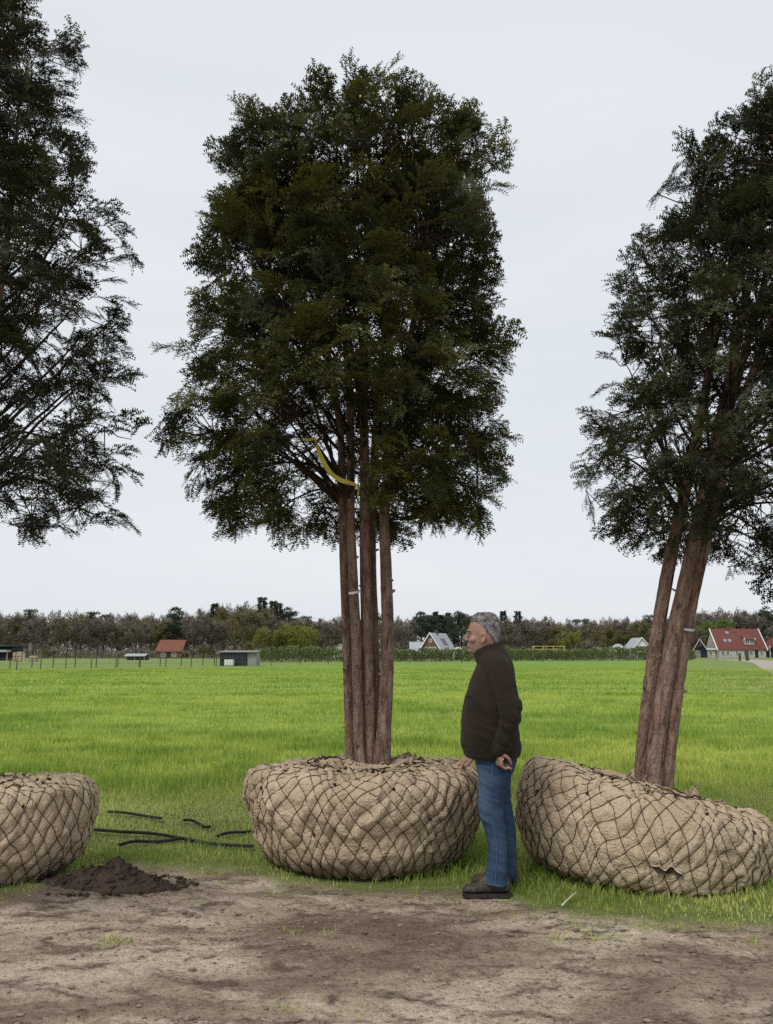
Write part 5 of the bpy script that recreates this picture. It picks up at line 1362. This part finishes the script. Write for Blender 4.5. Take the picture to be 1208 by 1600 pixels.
LANDMARKS = [(70, 'behind the straw stacks'), (150, 'behind the long fence'), (236, 'behind the low shelter'), (300, 'behind the orange cottage'), (410, 'behind the charcoal shed'), (520, 'behind the hedge end'), (625, 'behind the upright yew'),
             (705, 'behind the brick house'), (815, 'behind the polytunnel'), (890, 'behind the yellow rails'), (990, 'behind the garden shed'), (1085, 'behind the white house'), (2000, 'behind the farmhouse')]
def far_tree(kind, px, D, top, widen=1.0, label=None, group=True):
    g = gxy(px, D); h = at(px, top, D).z
    nm, lab, grp = KINDS[kind][2:]
    if not label:                                     # say which stretch of the wood, and which row, by what stands before it
        near = [nm2 for lim, nm2 in LANDMARKS if px < lim][0]
        label = '%s %s, %s' % (lab, near, 'in the rear row' if D > 240 else 'in the front row')
    root = tag(empty(nm, (g.x, D, 0), (0, 0, rt.uniform(0, 6.28))), label, 'tree', grp if group else None)
    tm, cm = rt.choice(KM[kind]); sx = h * widen
    for n_, me in (('trunk', tm), ('crown', cm)):
        o = link(bpy.data.objects.new(n_, me), root); o.scale = (sx, sx, h)
    return root
TOP = [(-150, 958), (0, 955), (60, 952), (110, 950), (150, 958), (190, 953), (230, 958), (265, 952), (300, 957), (335, 946), (370, 938), (405, 938), (440, 950), (470, 960), (500, 967), (530, 960), (600, 962), (640, 960), (670, 960),
       (700, 960), (730, 962), (760, 966), (800, 964), (850, 964), (900, 966), (950, 962), (1000, 962), (1040, 962), (1100, 952), (1130, 947), (1170, 949), (1208, 957), (1350, 955)]
def top_at(px): return np.interp(px, [t[0] for t in TOP], [t[1] for t in TOP])
px = -95
while px < 1320:                                      # front row
    k = 'bare'
    if 780 < px < 1010: k = 'bud' if rt.random() < .6 else 'bare'
    elif 330 < px < 440: k = 'bud' if rt.random() < .55 else 'bare'
    elif rt.random() < .18: k = 'bud'
    if 648 < px < 742: k = 'pine'
    q = px + rt.uniform(-6, 6); near_house = 1078 < q < 1230 or 236 < q < 290 or 622 < q < 705 or 940 < q < 1030
    far_tree(k, q, rt.uniform(246, 262) if near_house else rt.uniform(205, 232), top_at(px) + rt.uniform(-6, 5), rt.uniform(.95, 1.25))
    px += rt.uniform(17, 25)
px = -100
while px < 1320:                                      # second row
    k = rt.choice(['bare', 'bare', 'bare', 'bud', 'pine'])
    if 640 < px < 745: k = rt.choice(['pine', 'spruce'])
    far_tree(k, px, rt.uniform(252, 272), top_at(px) + rt.uniform(-7, 4), rt.uniform(.95, 1.25))
    px += rt.uniform(19, 28)
for px, top, k in [(272, 948, 'pine'), (268, 953, 'pine'), (333, 941, 'spruce'), (408, 931, 'spruce'), (426, 937, 'spruce'), (434, 941, 'spruce'), (452, 950, 'pine'), (140, 955, 'pine'), (478, 962, 'pine'),
                   (659, 962, 'pine'), (673, 956, 'pine'), (690, 959, 'spruce'), (704, 958, 'pine'), (718, 956, 'pine'), (733, 960, 'pine'), (752, 955, 'spruce'), (788, 953, 'spruce'), (811, 953, 'spruce'), (915, 962, 'pine'), (1020, 960, 'pine'), (1205, 955, 'pine')]:
    far_tree(k, px, rt.uniform(246, 256), top, 1.15 if k == 'pine' else 1.05)
for px, top, w in [(462, 962, 1.2), (447, 968, 1.1), (480, 972, 1.0), (410, 972, 0.9), (895, 978, 1.1)]: far_tree('spring', px, rt.uniform(196, 203), top, w)
for px, top in [(384, 998), (405, 1003), (318, 1003), (75, 1006), (590, 1000)]: far_tree('bud', px, 192, top, 1.5, 'low olive bush-like tree at the foot of the far wood', True)
# the round light green tree by the farmhouse
(tv, tq), (cv, tint) = broadleaf(333, 3600, True)
g = gxy(1123, 241); hgt = at(1129, 963, 241).z * 1.12
rn = tag(empty('round_tree', (g.x, 241, 0)), 'round light green tree behind the red roofed farmhouse', 'tree')
for n_, me in (('trunk', mesh_np('trunk', tv, tq, M['far_bark'])), ('crown', mesh_np('crown', cv * np.array([1.15, 1.15, 1]), np.arange(len(cv)).reshape(-1, 3), M['far_fresh'], attr={'tint': tint}))):
    o = link(bpy.data.objects.new(n_, me), rn); o.scale = (hgt, hgt, hgt)
# woodland mass behind the trees one can tell apart
rw = np.random.default_rng(77); n = 95000
wp = rw.uniform(-140, 1350, n); D = rw.uniform(275, 330, n)
hh = np.array([at(q, tq_, d).z for q, tq_, d in zip(wp, np.interp(wp, [t[0] for t in TOP], [t[1] + 9 for t in TOP]) + 3 * np.sin(wp * .21) + 3 * np.sin(wp * .47 + 1) + rw.normal(0, 2.0, n), D)])
X = np.array([gxy(q, d).x for q, d in zip(wp, D)]); z = hh * rw.random(n) ** 0.8
cv = twig_cloud(rw, np.stack([X, D, z], 1), np.stack([rw.normal(0, .5, n), rw.normal(0, .5, n), np.ones(n)], 1), 0.5, 1.3, 0.07, 0.19)
wood = obj_np('woodland', cv, np.arange(len(cv)).reshape(-1, 3), M['far_twig'], attr={'tint': np.repeat(np.clip(.35 + .2 * rw.standard_normal(n), 0, 1), 3)})
tag(wood, 'dense brown thicket of bare trees deep in the far wood', 'woodland', kind='stuff')
# undergrowth along the wood's foot
n = 52000; wp = rw.uniform(-140, 1350, n); D = rw.uniform(188, 262, n); X = np.array([gxy(q, d).x for q, d in zip(wp, D)])
z = (1.6 + 3.0 * (0.5 + 0.5 * np.sin(X * .21) * np.sin(X * .083 + 1))) * rw.random(n) ** 1.3
ok = ~((wp > 1080) & (wp < 1225) & (D < 250)) & ~((wp > 610) & (wp < 705) & (D < 208)) & ~((wp > 940) & (wp < 1030) & (D < 216)) & ~((wp > 244) & (wp < 282) & (D < 209))
cv = twig_cloud(rw, np.stack([X, D, z], 1)[ok], np.stack([rw.normal(0, .6, n), rw.normal(0, .6, n), np.ones(n)], 1)[ok], 0.3, 0.9, 0.05, 0.14)
tag(obj_np('undergrowth', cv, np.arange(len(cv)).reshape(-1, 3), M['far_twig'], attr={'tint': np.repeat(np.clip(.35 + .25 * rw.standard_normal(ok.sum()), 0, 1), 3)}), 'low olive-brown undergrowth at the foot of the far wood', 'undergrowth', kind='stuff')

# ------------------------------------------------------------------ buildings across the field
M['red_tile'] = speck('red_tiles', (0.135, 0.050, 0.041), (0.18, 0.074, 0.060), 1.5, 0.85)
M['orange_tile'] = speck('orange_tiles', (0.155, 0.064, 0.044), (0.205, 0.09, 0.062), 1.5, 0.85)
M['grey_tile'] = speck('grey_tiles', (0.30, 0.32, 0.34), (0.40, 0.42, 0.44), 1.5, 0.7)
M['dark_tile'] = speck('dark_tiles', (0.05, 0.05, 0.055), (0.09, 0.09, 0.095), 1.5, 0.8)
M['brick'] = speck('brown_brick', (0.10, 0.062, 0.048), (0.17, 0.11, 0.085), 2.0, 0.9)
M['render'] = speck('pale_wall', (0.40, 0.39, 0.36), (0.52, 0.50, 0.47), 1.0, 0.9)
M['navy'] = speck('navy_boards', (0.012, 0.020, 0.036), (0.024, 0.036, 0.058), 1.0, 0.7)
M['char'] = speck('charcoal_boards', (0.020, 0.022, 0.026), (0.038, 0.041, 0.047), 1.0, 0.7)
M['white'] = speck('white_paint', (0.66, 0.65, 0.62), (0.78, 0.77, 0.74), 1.0, 0.6)
M['grey_board'] = speck('grey_boards', (0.21, 0.21, 0.21), (0.30, 0.30, 0.29), 1.0, 0.8)
M['glass'] = mat('window_glass', None, (0.03, 0.035, 0.04), 0.08, 0.6)
M['skyglass'] = mat('skylight_glass', None, (0.35, 0.38, 0.42), 0.05, 0.8, 0.6)
M['solar'] = mat('solar_panel', None, (0.012, 0.014, 0.02), 0.15, 0.6)
M['straw'] = speck('straw', (0.30, 0.22, 0.14), (0.45, 0.35, 0.24), 2.0, 0.95)
M['goal'] = speck('yellow_wood', (0.42, 0.34, 0.10), (0.55, 0.46, 0.16), 2.0, 0.8)
def bx(name, mk, parent, *b): m = MB(); m.box(*b); return m.build(name, M[mk], parent)
def window(parent, x0, x1, z0, z1, y, frame='white', bars=1, out=-1):
    """a window in a wall facing -y at plane y: frame proud of the wall, glass set back in it, glazing bar"""
    m = MB(); t = 0.09; yo, yi = y - 0.07, y + 0.03
    for b in ((x0, x0 + t, z0, z1), (x1 - t, x1, z0, z1), (x0 + t, x1 - t, z0, z0 + t), (x0 + t, x1 - t, z1 - t, z1)): m.box(b[0], b[1], yo, yi, b[2], b[3])
    for k in range(bars):
        c = x0 + (x1 - x0) * (k + 1) / (bars + 1); m.box(c - .04, c + .04, yo + .01, yi, z0 + t, z1 - t)
    w = m.build('window', M[frame], parent)
    bx('pane', 'glass', w, x0 + t, x1 - t, y - 0.03, y - 0.01, z0 + t, z1 - t); return w
def gable_roof(parent, x0, x1, y0, y1, ze, zr, mk, along='x', over=0.35, th=0.18, name='roof'):
    """ridge along x or y, with eave overhang and thickness"""
    m = MB()
    if along == 'x':
        ym = (y0 + y1) / 2; sl = (zr - ze) / (ym - y0); a = y0 - over; za = ze - sl * over
        prof = [(a, za), (ym, zr), (y1 + over, za), (y1 + over, za + th), (ym, zr + th), (a, za + th)]
        n = 6; vs = [(x0 - over, y, z) for y, z in prof] + [(x1 + over, y, z) for y, z in prof]
    else:
        xm = (x0 + x1) / 2; sl = (zr - ze) / (xm - x0); a = x0 - over; za = ze - sl * over
        prof = [(a, za), (xm, zr), (x1 + over, za), (x1 + over, za + th), (xm, zr + th), (a, za + th)]
        n = 6; vs = [(x, y0 - over, z) for x, z in prof] + [(x, y1 + over, z) for x, z in prof]
    m.add(vs, [(0, 1, 4, 5), (1, 2, 3, 4), (11, 10, 7, 6), (10, 9, 8, 7)] + [(i, i + 6, (i + 1) % 6 + 6, (i + 1) % 6) for i in range(6)])
    return m.build(name, M[mk], parent)
def gable_wall(parent, x0, x1, y0, y1, ze, zr, mk, along='x', name='wall'):
    m = MB(); e = 0.02
    if along == 'x':
        ym = (y0 + y1) / 2; prof = [(y0, -0.3), (y1, -0.3), (y1, ze - e), (ym, zr - e), (y0, ze - e)]
        vs = [(x0, y, z) for y, z in prof] + [(x1, y, z) for y, z in prof]
    else:
        xm = (x0 + x1) / 2; prof = [(x0, -0.3), (x1, -0.3), (x1, ze - e), (xm, zr - e), (x0, ze - e)]
        vs = [(x, y0, z) for x, z in prof] + [(x, y1, z) for x, z in prof]
    m.add(vs, [(0, 1, 2, 3, 4), (9, 8, 7, 6, 5)] + [(i, i + 5, (i + 1) % 5 + 5, (i + 1) % 5) for i in range(5)])
    return m.build(name, M[mk], parent)
def site(px, D): g = gxy(px, D); return (g.x, g.y, 0.0)
# red roofed farmhouse: long side to the field
D = 228; pxm = D / F * 1.015
fh = tag(empty('farmhouse', site(1160.5, D)), 'long farmhouse with steep red tiled roof, dormer and skylights', 'house')
W = 36 * pxm; dp = 9.0; ze, zr = 2.5, 8.0
gable_wall(fh, -W, W, 0, dp, ze, zr, 'render')
rf = gable_roof(fh, -W, W, 0, dp, ze, zr, 'red_tile', over=0.3)
sl = (zr - ze) / (dp / 2)
def on_roof(z): return (z - ze) / sl
for sx in (-1, 1):                                    # white barge boards
    m = MB(); x = sx * (W + 0.36); m.add([(x - .14, -0.38, ze - .42 + .22), (x + .14, -0.38, ze - .42 + .22), (x + .14, dp / 2, zr + .22), (x - .14, dp / 2, zr + .22), (x - .14, -0.38, ze - .62), (x + .14, -0.38, ze - .62), (x + .14, dp / 2, zr - .1), (x - .14, dp / 2, zr - .1)],
        [(0, 1, 2, 3), (7, 6, 5, 4), (0, 4, 5, 1), (1, 5, 6, 2), (2, 6, 7, 3), (3, 7, 4, 0)]); m.build('barge_board', M['white'], rf)
def skylight(xc, zc, w, h, mk='skyglass'):
    m = MB(); y0, y1 = on_roof(zc - h / 2), on_roof(zc + h / 2); o = 0.30
    m.add([(xc - w / 2, y0, zc - h / 2 + o), (xc + w / 2, y0, zc - h / 2 + o), (xc + w / 2, y1, zc + h / 2 + o), (xc - w / 2, y1, zc + h / 2 + o), (xc - w / 2, y0, zc - h / 2), (xc + w / 2, y0, zc - h / 2), (xc + w / 2, y1, zc + h / 2), (xc - w / 2, y1, zc + h / 2)],
          [(0, 1, 2, 3), (7, 6, 5, 4), (0, 4, 5, 1), (1, 5, 6, 2), (2, 6, 7, 3), (3, 7, 4, 0)])
    m.build('skylight' if mk == 'skyglass' else 'roof_vent', M[mk], rf)
skylight(-13 * pxm, 6.85, .85, .6); skylight(-21 * pxm, 4.6, .85, .6); skylight(-14 * pxm, 4.6, .85, .6)
skylight(-3.2 * pxm, 6.85, .45, .4, 'dark_tile'); skylight(1.2 * pxm, 6.85, .45, .4, 'dark_tile')
dm = bx('dormer', 'render', fh, 6.5 * pxm, 20.5 * pxm, 0.5, 3.2, 3.6, 5.1)
m = MB(); m.add([(5.6 * pxm, 0.2, 5.15), (21.4 * pxm, 0.2, 5.15), (21.4 * pxm, 3.6, 6.6), (5.6 * pxm, 3.6, 6.6), (5.6 * pxm, 0.2, 4.95), (21.4 * pxm, 0.2, 4.95), (21.4 * pxm, 3.6, 6.4), (5.6 * pxm, 3.6, 6.4)], [(0, 1, 2, 3), (7, 6, 5, 4), (0, 4, 5, 1), (1, 5, 6, 2), (2, 6, 7, 3), (3, 7, 4, 0)]); m.build('dormer_roof', M['red_tile'], dm)
for x in (5.4, 21.6):
    m = MB(); m.prism([(x * pxm - .1, 4.9), (x * pxm + .1, 4.9), (x * pxm + .1, 5.5), (x * pxm - .1, 5.5)], 0.1, 0.5); m.build('dormer_trim', M['white'], dm)
window(dm, 7.2 * pxm, 13 * pxm, 3.85, 4.85, 0.5); window(dm, 14 * pxm, 19.8 * pxm, 3.85, 4.85, 0.5)
for x0, x1, z0, z1 in [(-32, -27, .8, 1.9), (-24.5, -20, .8, 1.9), (-10, -6, .6, 2.0), (2, 6, .6, 2.1), (11, 16, .7, 1.9), (27, 31, .7, 1.9)]: window(fh, x0 * pxm, x1 * pxm, z0, z1, 0)
for x0, x1 in [(19, 24)]: bx('door', 'char', fh, x0 * pxm, x1 * pxm, -0.06, 0.1, 0, 2.1)
bx('chimney', 'brick', rf, -11.5 * pxm, -8 * pxm, dp / 2 - .4, dp / 2 + .4, zr - .2, zr + 1.0)
# navy gabled barn and low link
nb_ = tag(empty('navy_barn', site(1094, D)), 'small navy boarded barn with white edged red gable roof', 'barn')
gable_wall(nb_, -9.5 * pxm, 10 * pxm, 0, 8, 2.3, 5.0, 'navy', 'y')
r2 = gable_roof(nb_, -9.5 * pxm, 10 * pxm, 0, 8, 2.3, 5.0, 'orange_tile', 'y', 0.4)
for sx in (-1, 1):
    m = MB(); a = 10.4 * pxm; m.prism([(0, 5.30), (sx * a * 1.04, 2.18), (sx * a * 1.04, 1.86), (0, 4.98)] if sx > 0 else [(0, 4.98), (sx * a * 1.04, 1.86), (sx * a * 1.04, 2.18), (0, 5.30)], -0.52, -0.42); m.build('barge_board', M['white'], r2)
bx('door', 'grey_board', nb_, -1.6, 0.2, -0.06, 0.1, 0, 2.1)
lk = tag(empty('low_shed', site(1115, D + 1)), 'low flat roofed link with white edge between navy barn and farmhouse', 'shed')
bx('wall', 'render', lk, -9.5 * pxm, 8.5 * pxm, 0, 4, -.3, 2.25); bx('roof', 'dark_tile', lk, -9.8 * pxm, 8.8 * pxm, -.35, 4.2, 2.26, 2.42); bx('fascia', 'white', lk, -9.8 * pxm, 8.8 * pxm, -.47, -.36, 2.2, 2.62)
window(lk, -6 * pxm, -1.5 * pxm, .7, 1.8, 0); window(lk, 2 * pxm, 6 * pxm, .5, 1.9, 0)
hr = tag(empty('house', site(1216, 236)), 'white edged house beside the farmhouse, mostly cut off by the picture frame', 'house')
gable_wall(hr, -2.2, 6, 0, 8, 2.4, 5.6, 'char', 'y'); rr2 = gable_roof(hr, -2.2, 6, 0, 8, 2.4, 5.6, 'red_tile', 'y', .3); bx('corner_board', 'white', hr, -2.35, -2.1, -.06, .06, 0, 3.4); window(hr, 0.4, 2.0, .8, 2.0, 0)
# grey roofed house with steep gable
D = 196; pm_ = D / F * 1.015
gh = tag(empty('brick_house', site(673, D), (0, 0, math.radians(-28))), 'dark brick house with steep pale grey roof and solar panels', 'house')
ge, gr = 1.6, 6.0
gable_wall(gh, -3.0, 3.0, 0, 9, ge, gr, 'brick', 'y'); r3 = gable_roof(gh, -3.0, 3.0, 0, 9, ge, gr, 'grey_tile', 'y', .35)
for x0, x1 in [(-1.5, -.6), (-.4, .5), (.7, 1.5)]: window(gh, x0, x1, 1.7, 2.75, 0)
window(gh, -.4, .4, 3.9, 4.7, 0); window(gh, -2.4, -1.9, .4, 1.3, 0)
for sx in (-1, 1):
    m = MB(); P = [(0, gr + .34), (sx * 3.5, ge - .40), (sx * 3.5, ge - .75), (0, gr - .04)]; m.prism(P if sx > 0 else P[::-1], -.48, -.37); m.build('barge_board', M['white'], r3)
bx('chimney', 'dark_tile', r3, -.35, .35, 3.2, 3.9, gr - .2, gr + .9)
for yy in (3.6, 4.9):
    m = MB(); z_a, z_b = 3.0, 4.6; xa, xb = [3.0 * (gr - q) / (gr - ge) for q in (z_a, z_b)]
    m.add([(xa, yy, z_a + .26), (xa, yy + 1.2, z_a + .26), (xb, yy + 1.2, z_b + .26), (xb, yy, z_b + .26), (xa, yy, z_a + .1), (xa, yy + 1.2, z_a + .1), (xb, yy + 1.2, z_b + .1), (xb, yy, z_b + .1)], [(0, 1, 2, 3), (7, 6, 5, 4), (0, 4, 5, 1), (1, 5, 6, 2), (2, 6, 7, 3), (3, 7, 4, 0)]); m.build('solar_panel', M['solar'], r3)
wg = tag(empty('house_wing', site(654, D + 4)), 'low white windowed wing with pale grey roof beside the brick house', 'house')
gable_wall(wg, -1.9, 2.2, 0, 5, 2.2, 3.9, 'white'); gable_roof(wg, -1.9, 2.2, 0, 5, 2.2, 3.9, 'grey_tile', over=.3)
for x in (-1.5, -.3, .9): window(wg, x, x + .8, 1.0, 2.0, 0, 'char')
ls = tag(empty('lean_to', site(641, D - 3), (0, 0, math.radians(-30))), 'low grey gabled outbuilding in front of the brick house', 'shed')
gable_wall(ls, -2.0, 2.0, 0, 4, 1.1, 2.3, 'char', 'y'); gable_roof(ls, -2.0, 2.0, 0, 4, 1.1, 2.3, 'grey_tile', 'y', .25); window(ls, -.5, .5, .3, 1.1, 0)
# small pale building glimpsed by the stems
pb_ = tag(empty('house', site(531, 200)), 'small pale gabled house half hidden behind the upright yew stems', 'house')
gable_wall(pb_, -2.2, 2.2, 0, 6, 1.5, 3.4, 'white', 'y'); gable_roof(pb_, -2.2, 2.2, 0, 6, 1.5, 3.4, 'grey_tile', 'y', .25); window(pb_, -.5, .5, .6, 1.5, 0)
# polytunnel behind the hedge
ptn = tag(empty('polytunnel', site(717, 170)), 'small white hooped polytunnel standing behind the hedge', 'polytunnel')
M['film'] = mat('polythene', None, (0.62, 0.66, 0.64), 0.35, 0.4)
for k in range(4):
    m = MB(); m.tube([(0.95 * math.cos(a), k * 1.6, 0.7 + 1.75 * math.sin(a)) for a in np.linspace(0, math.pi, 15)], 0.13 if k == 0 else .05, 6); m.build('hoop', M['white'], ptn)
m = MB(); A = np.linspace(0, math.pi, 15)
m.add([(0.92 * math.cos(a), y, 0.7 + 1.70 * math.sin(a)) for y in (0.05, 4.8) for a in A], [(i, i + 1, i + 16, i + 15) for i in range(14)]); m.build('cover', M['film'], ptn)
for x in (-.95, .95): bx('side_panel', 'film', ptn, x - .03, x + .03, 0, 4.8, -.2, .75)
# yellow rail frame
gf = tag(empty('rail_frame', site(857.5, 160)), 'yellow wooden rail frame showing above the hedge', 'frame')
for k in range(4):
    x = -3.1 + 2.07 * k; bx('post', 'goal', gf, x - .07, x + .07, -.07, .07, -.2, 2.75)
bx('rail', 'goal', gf, -3.25, 3.25, -.13, -.075, 2.62, 2.74); bx('rail', 'goal', gf, -3.25, 3.25, -.13, -.075, 2.05, 2.17)
# white gabled house and grey shed roof
wh = tag(empty('white_house', site(1004, 205)), 'white gabled house with pale roof and a row of windows', 'house')
gable_wall(wh, -2.7, 2.7, 0, 8, 2.0, 5.0, 'white', 'y'); r4 = gable_roof(wh, -2.7, 2.7, 0, 8, 2.0, 5.0, 'grey_tile', 'y', .35)
for k in range(4): window(wh, -1.5 + .78 * k, -.85 + .78 * k, 2.05, 3.0, 0, 'char')
window(wh, -.9, .9, .3, 1.6, 0)
for sx in (-1, 1):
    m = MB(); P = [(0, 5.34), (sx * 3.15, 1.72), (sx * 3.15, 1.42), (0, 5.02)]; m.prism(P if sx > 0 else P[::-1], -.48, -.37); m.build('barge_board', M['white'], r4)
gs = tag(empty('garden_shed', site(970, 195)), 'low shed with pale grey hipped roof behind the hedge', 'shed')
bx('wall', 'grey_board', gs, -2.0, 2.0, 0, 4, -.2, 1.7)
m = MB(); m.add([(-2.4, -.4, 1.65), (2.4, -.4, 1.65), (2.4, 4.4, 1.65), (-2.4, 4.4, 1.65), (-.5, 2, 3.5), (.5, 2, 3.5)], [(3, 2, 1, 0), (0, 1, 5, 4), (1, 2, 5), (2, 3, 4, 5), (3, 0, 4)]); m.build('roof', M['grey_tile'], gs)
bx('door', 'char', gs, -.5, .5, -.06, .1, 0, 1.6)
# charcoal shed with white tank on the left
D = 92; pm_ = D / F * 1.015
cs_ = tag(empty('field_shed', site(364, D)), 'charcoal box shed with pale open end at the field edge', 'shed')
bx('wall', 'char', cs_, -20 * pm_, 20.5 * pm_, 0, 2.6, -.1, 1.50); bx('end_wall', 'grey_board', cs_, 20.5 * pm_ + .01, 35 * pm_, 0.2, 2.6, -.1, 1.46)
m = MB(); m.add([(-21.5 * pm_, -.2, 1.51), (36.5 * pm_, -.2, 1.51), (36.5 * pm_, 2.8, 1.63), (-21.5 * pm_, 2.8, 1.63), (-21.5 * pm_, -.2, 1.60), (36.5 * pm_, -.2, 1.60), (36.5 * pm_, 2.8, 1.72), (-21.5 * pm_, 2.8, 1.72)], [(3, 2, 1, 0), (4, 5, 6, 7), (0, 1, 5, 4), (1, 2, 6, 5), (2, 3, 7, 6), (3, 0, 4, 7)]); m.build('roof', M['grey_board'], cs_)
for k in range(7): bx('board', 'char', cs_, (-19.6 + 5.7 * k) * pm_, (-14.2 + 5.7 * k) * pm_, -.03, -.003, 0, 1.46)
tk = tag(empty('water_tank', site(357, D - 1.2)), 'white cube water tank in a cage beside the charcoal shed', 'tank')
bx('tank', 'white', tk, -.48, .48, 0, .9, .12, .72); bx('pallet', 'grey_board', tk, -.5, .5, -.03, .93, 0, .11)
for x in (-.48, -.16, .16, .48): bx('cage_bar', 'grey_board', tk, x - .012, x + .012, -.035, -.012, .11, .74)
# farm buildings at the far left
D = 150
ba = tag(empty('open_barn', site(-6, D)), 'dark open barn with pale sheet roof edge beside straw stacks', 'barn')
bx('wall', 'char', ba, -3.5, 2.2, 1.5, 6, -.2, 2.6); bx('roof', 'dark_tile', ba, -3.8, 2.5, -.3, 6.3, 2.61, 2.85); bx('awning', 'grey_tile', ba, -3.6, 2.0, -.6, 1.4, 1.55, 1.95)
for x in (-3.3, -.7, 1.9): bx('post', 'grey_board', ba, x - .1, x + .1, 0, .2, -.1, 1.55)
def bale(px, D, w, h, label):
    o = tag(empty('straw_stack', site(px, D)), label, 'straw stack'); r = random.Random(px)
    nrow = max(2, int(h / .55)); z = 0
    for k in range(nrow):
        w2 = w * (1 - .18 * k / nrow) * r.uniform(.92, 1.05); m = MB()
        m.box(-w2 / 2, w2 / 2, 0, 1.3, z, z + h / nrow - .02); b = m.build('bale', M['straw'], o); q = b.modifiers.new('b', 'BEVEL'); q.width = .12; q.segments = 2; z += h / nrow
bale(29, 135, .95, 1.6, 'tall tan straw stack beside the open barn'); bale(50.5, 136, 1.25, .95, 'low tan straw stack set apart from the barn'); bale(21, 137, .5, 1.5, 'narrow tan straw stack against the barn posts')
wp_ = tag(empty('white_post', site(37, 133)), 'single pale post between the straw stacks', 'post'); m = MB(); m.tube([(0, 0, -.1), (0, 0, 1.1), (0.01, 0, 1.24), (.01, 0, 1.26)], [.13, .12, .10, .05], 8); m.build('shaft', M['render'], wp_)
D = 200
oh = tag(empty('cottage', site(263, D)), 'orange roofed cottage half hidden among bare trees', 'house')
gable_wall(oh, -2.9, 3.1, 0, 7, 1.8, 4.4, 'brick'); gable_roof(oh, -2.9, 3.1, 0, 7, 1.8, 4.4, 'orange_tile', over=.3)
window(oh, -1.8, -.8, .5, 1.4, 0); window(oh, .9, 1.9, .5, 1.4, 0); bx('door', 'char', oh, -.4, .4, -.05, .1, 0, 1.5)
sh = tag(empty('shelter', site(210, 160)), 'long low shelter with pale grey roof under the bare trees', 'shed')
bx('wall', 'char', sh, -1.9, 2.0, 1.2, 3, -.1, .8); gable_roof(sh, -1.9, 2.0, 0, 3, .75, 1.15, 'grey_tile', over=.15, th=.1)
for x in (-1.8, 0, 1.9): bx('post', 'grey_board', sh, x - .06, x + .06, .05, .17, -.1, .78)
# gate posts and gate by the lane
gp = gnd(1168, 1032.5)
def gpost(px, w, h, lab):
    g = gnd(px, 1032.6); o = tag(empty('gate_post', tuple(g)), lab, 'post')
    m = MB(); m.box(-w / 2, w / 2, -w / 2, w / 2, -.15, h); m.build('shaft', M['post'], o); m = MB(); m.add([(-w * .6, -w * .6, h), (w * .6, -w * .6, h), (w * .6, w * .6, h), (-w * .6, w * .6, h), (0, 0, h + .15)], [(3, 2, 1, 0), (0, 1, 4), (1, 2, 4), (2, 3, 4), (3, 0, 4)]); m.build('cap', M['post'], o)
gpost(1168, .45, 1.75, 'thick dark gate post beside the gravel lane'); gpost(1156.5, .30, 1.30, 'slimmer grey gate post next to the thick gate post')
ga, gb = gnd(1121, 1033), gnd(1155, 1032.8)
gt = tag(empty('field_gate', tuple(ga)), 'low grey barred gate before the farmhouse', 'gate')
vx = gb - ga
for z in (.25, .55, .85, 1.1): m = MB(); m.tube([(0, 0, z), (vx.x * .97, vx.y * .97, z)], .03, 6); m.build('bar', M['grey_board'], gt)
for t in (0, .33, .66, .97): m = MB(); m.tube([(vx.x * t, vx.y * t, -.05), (vx.x * t, vx.y * t, 1.15)], .035, 6); m.build('upright', M['grey_board'], gt)
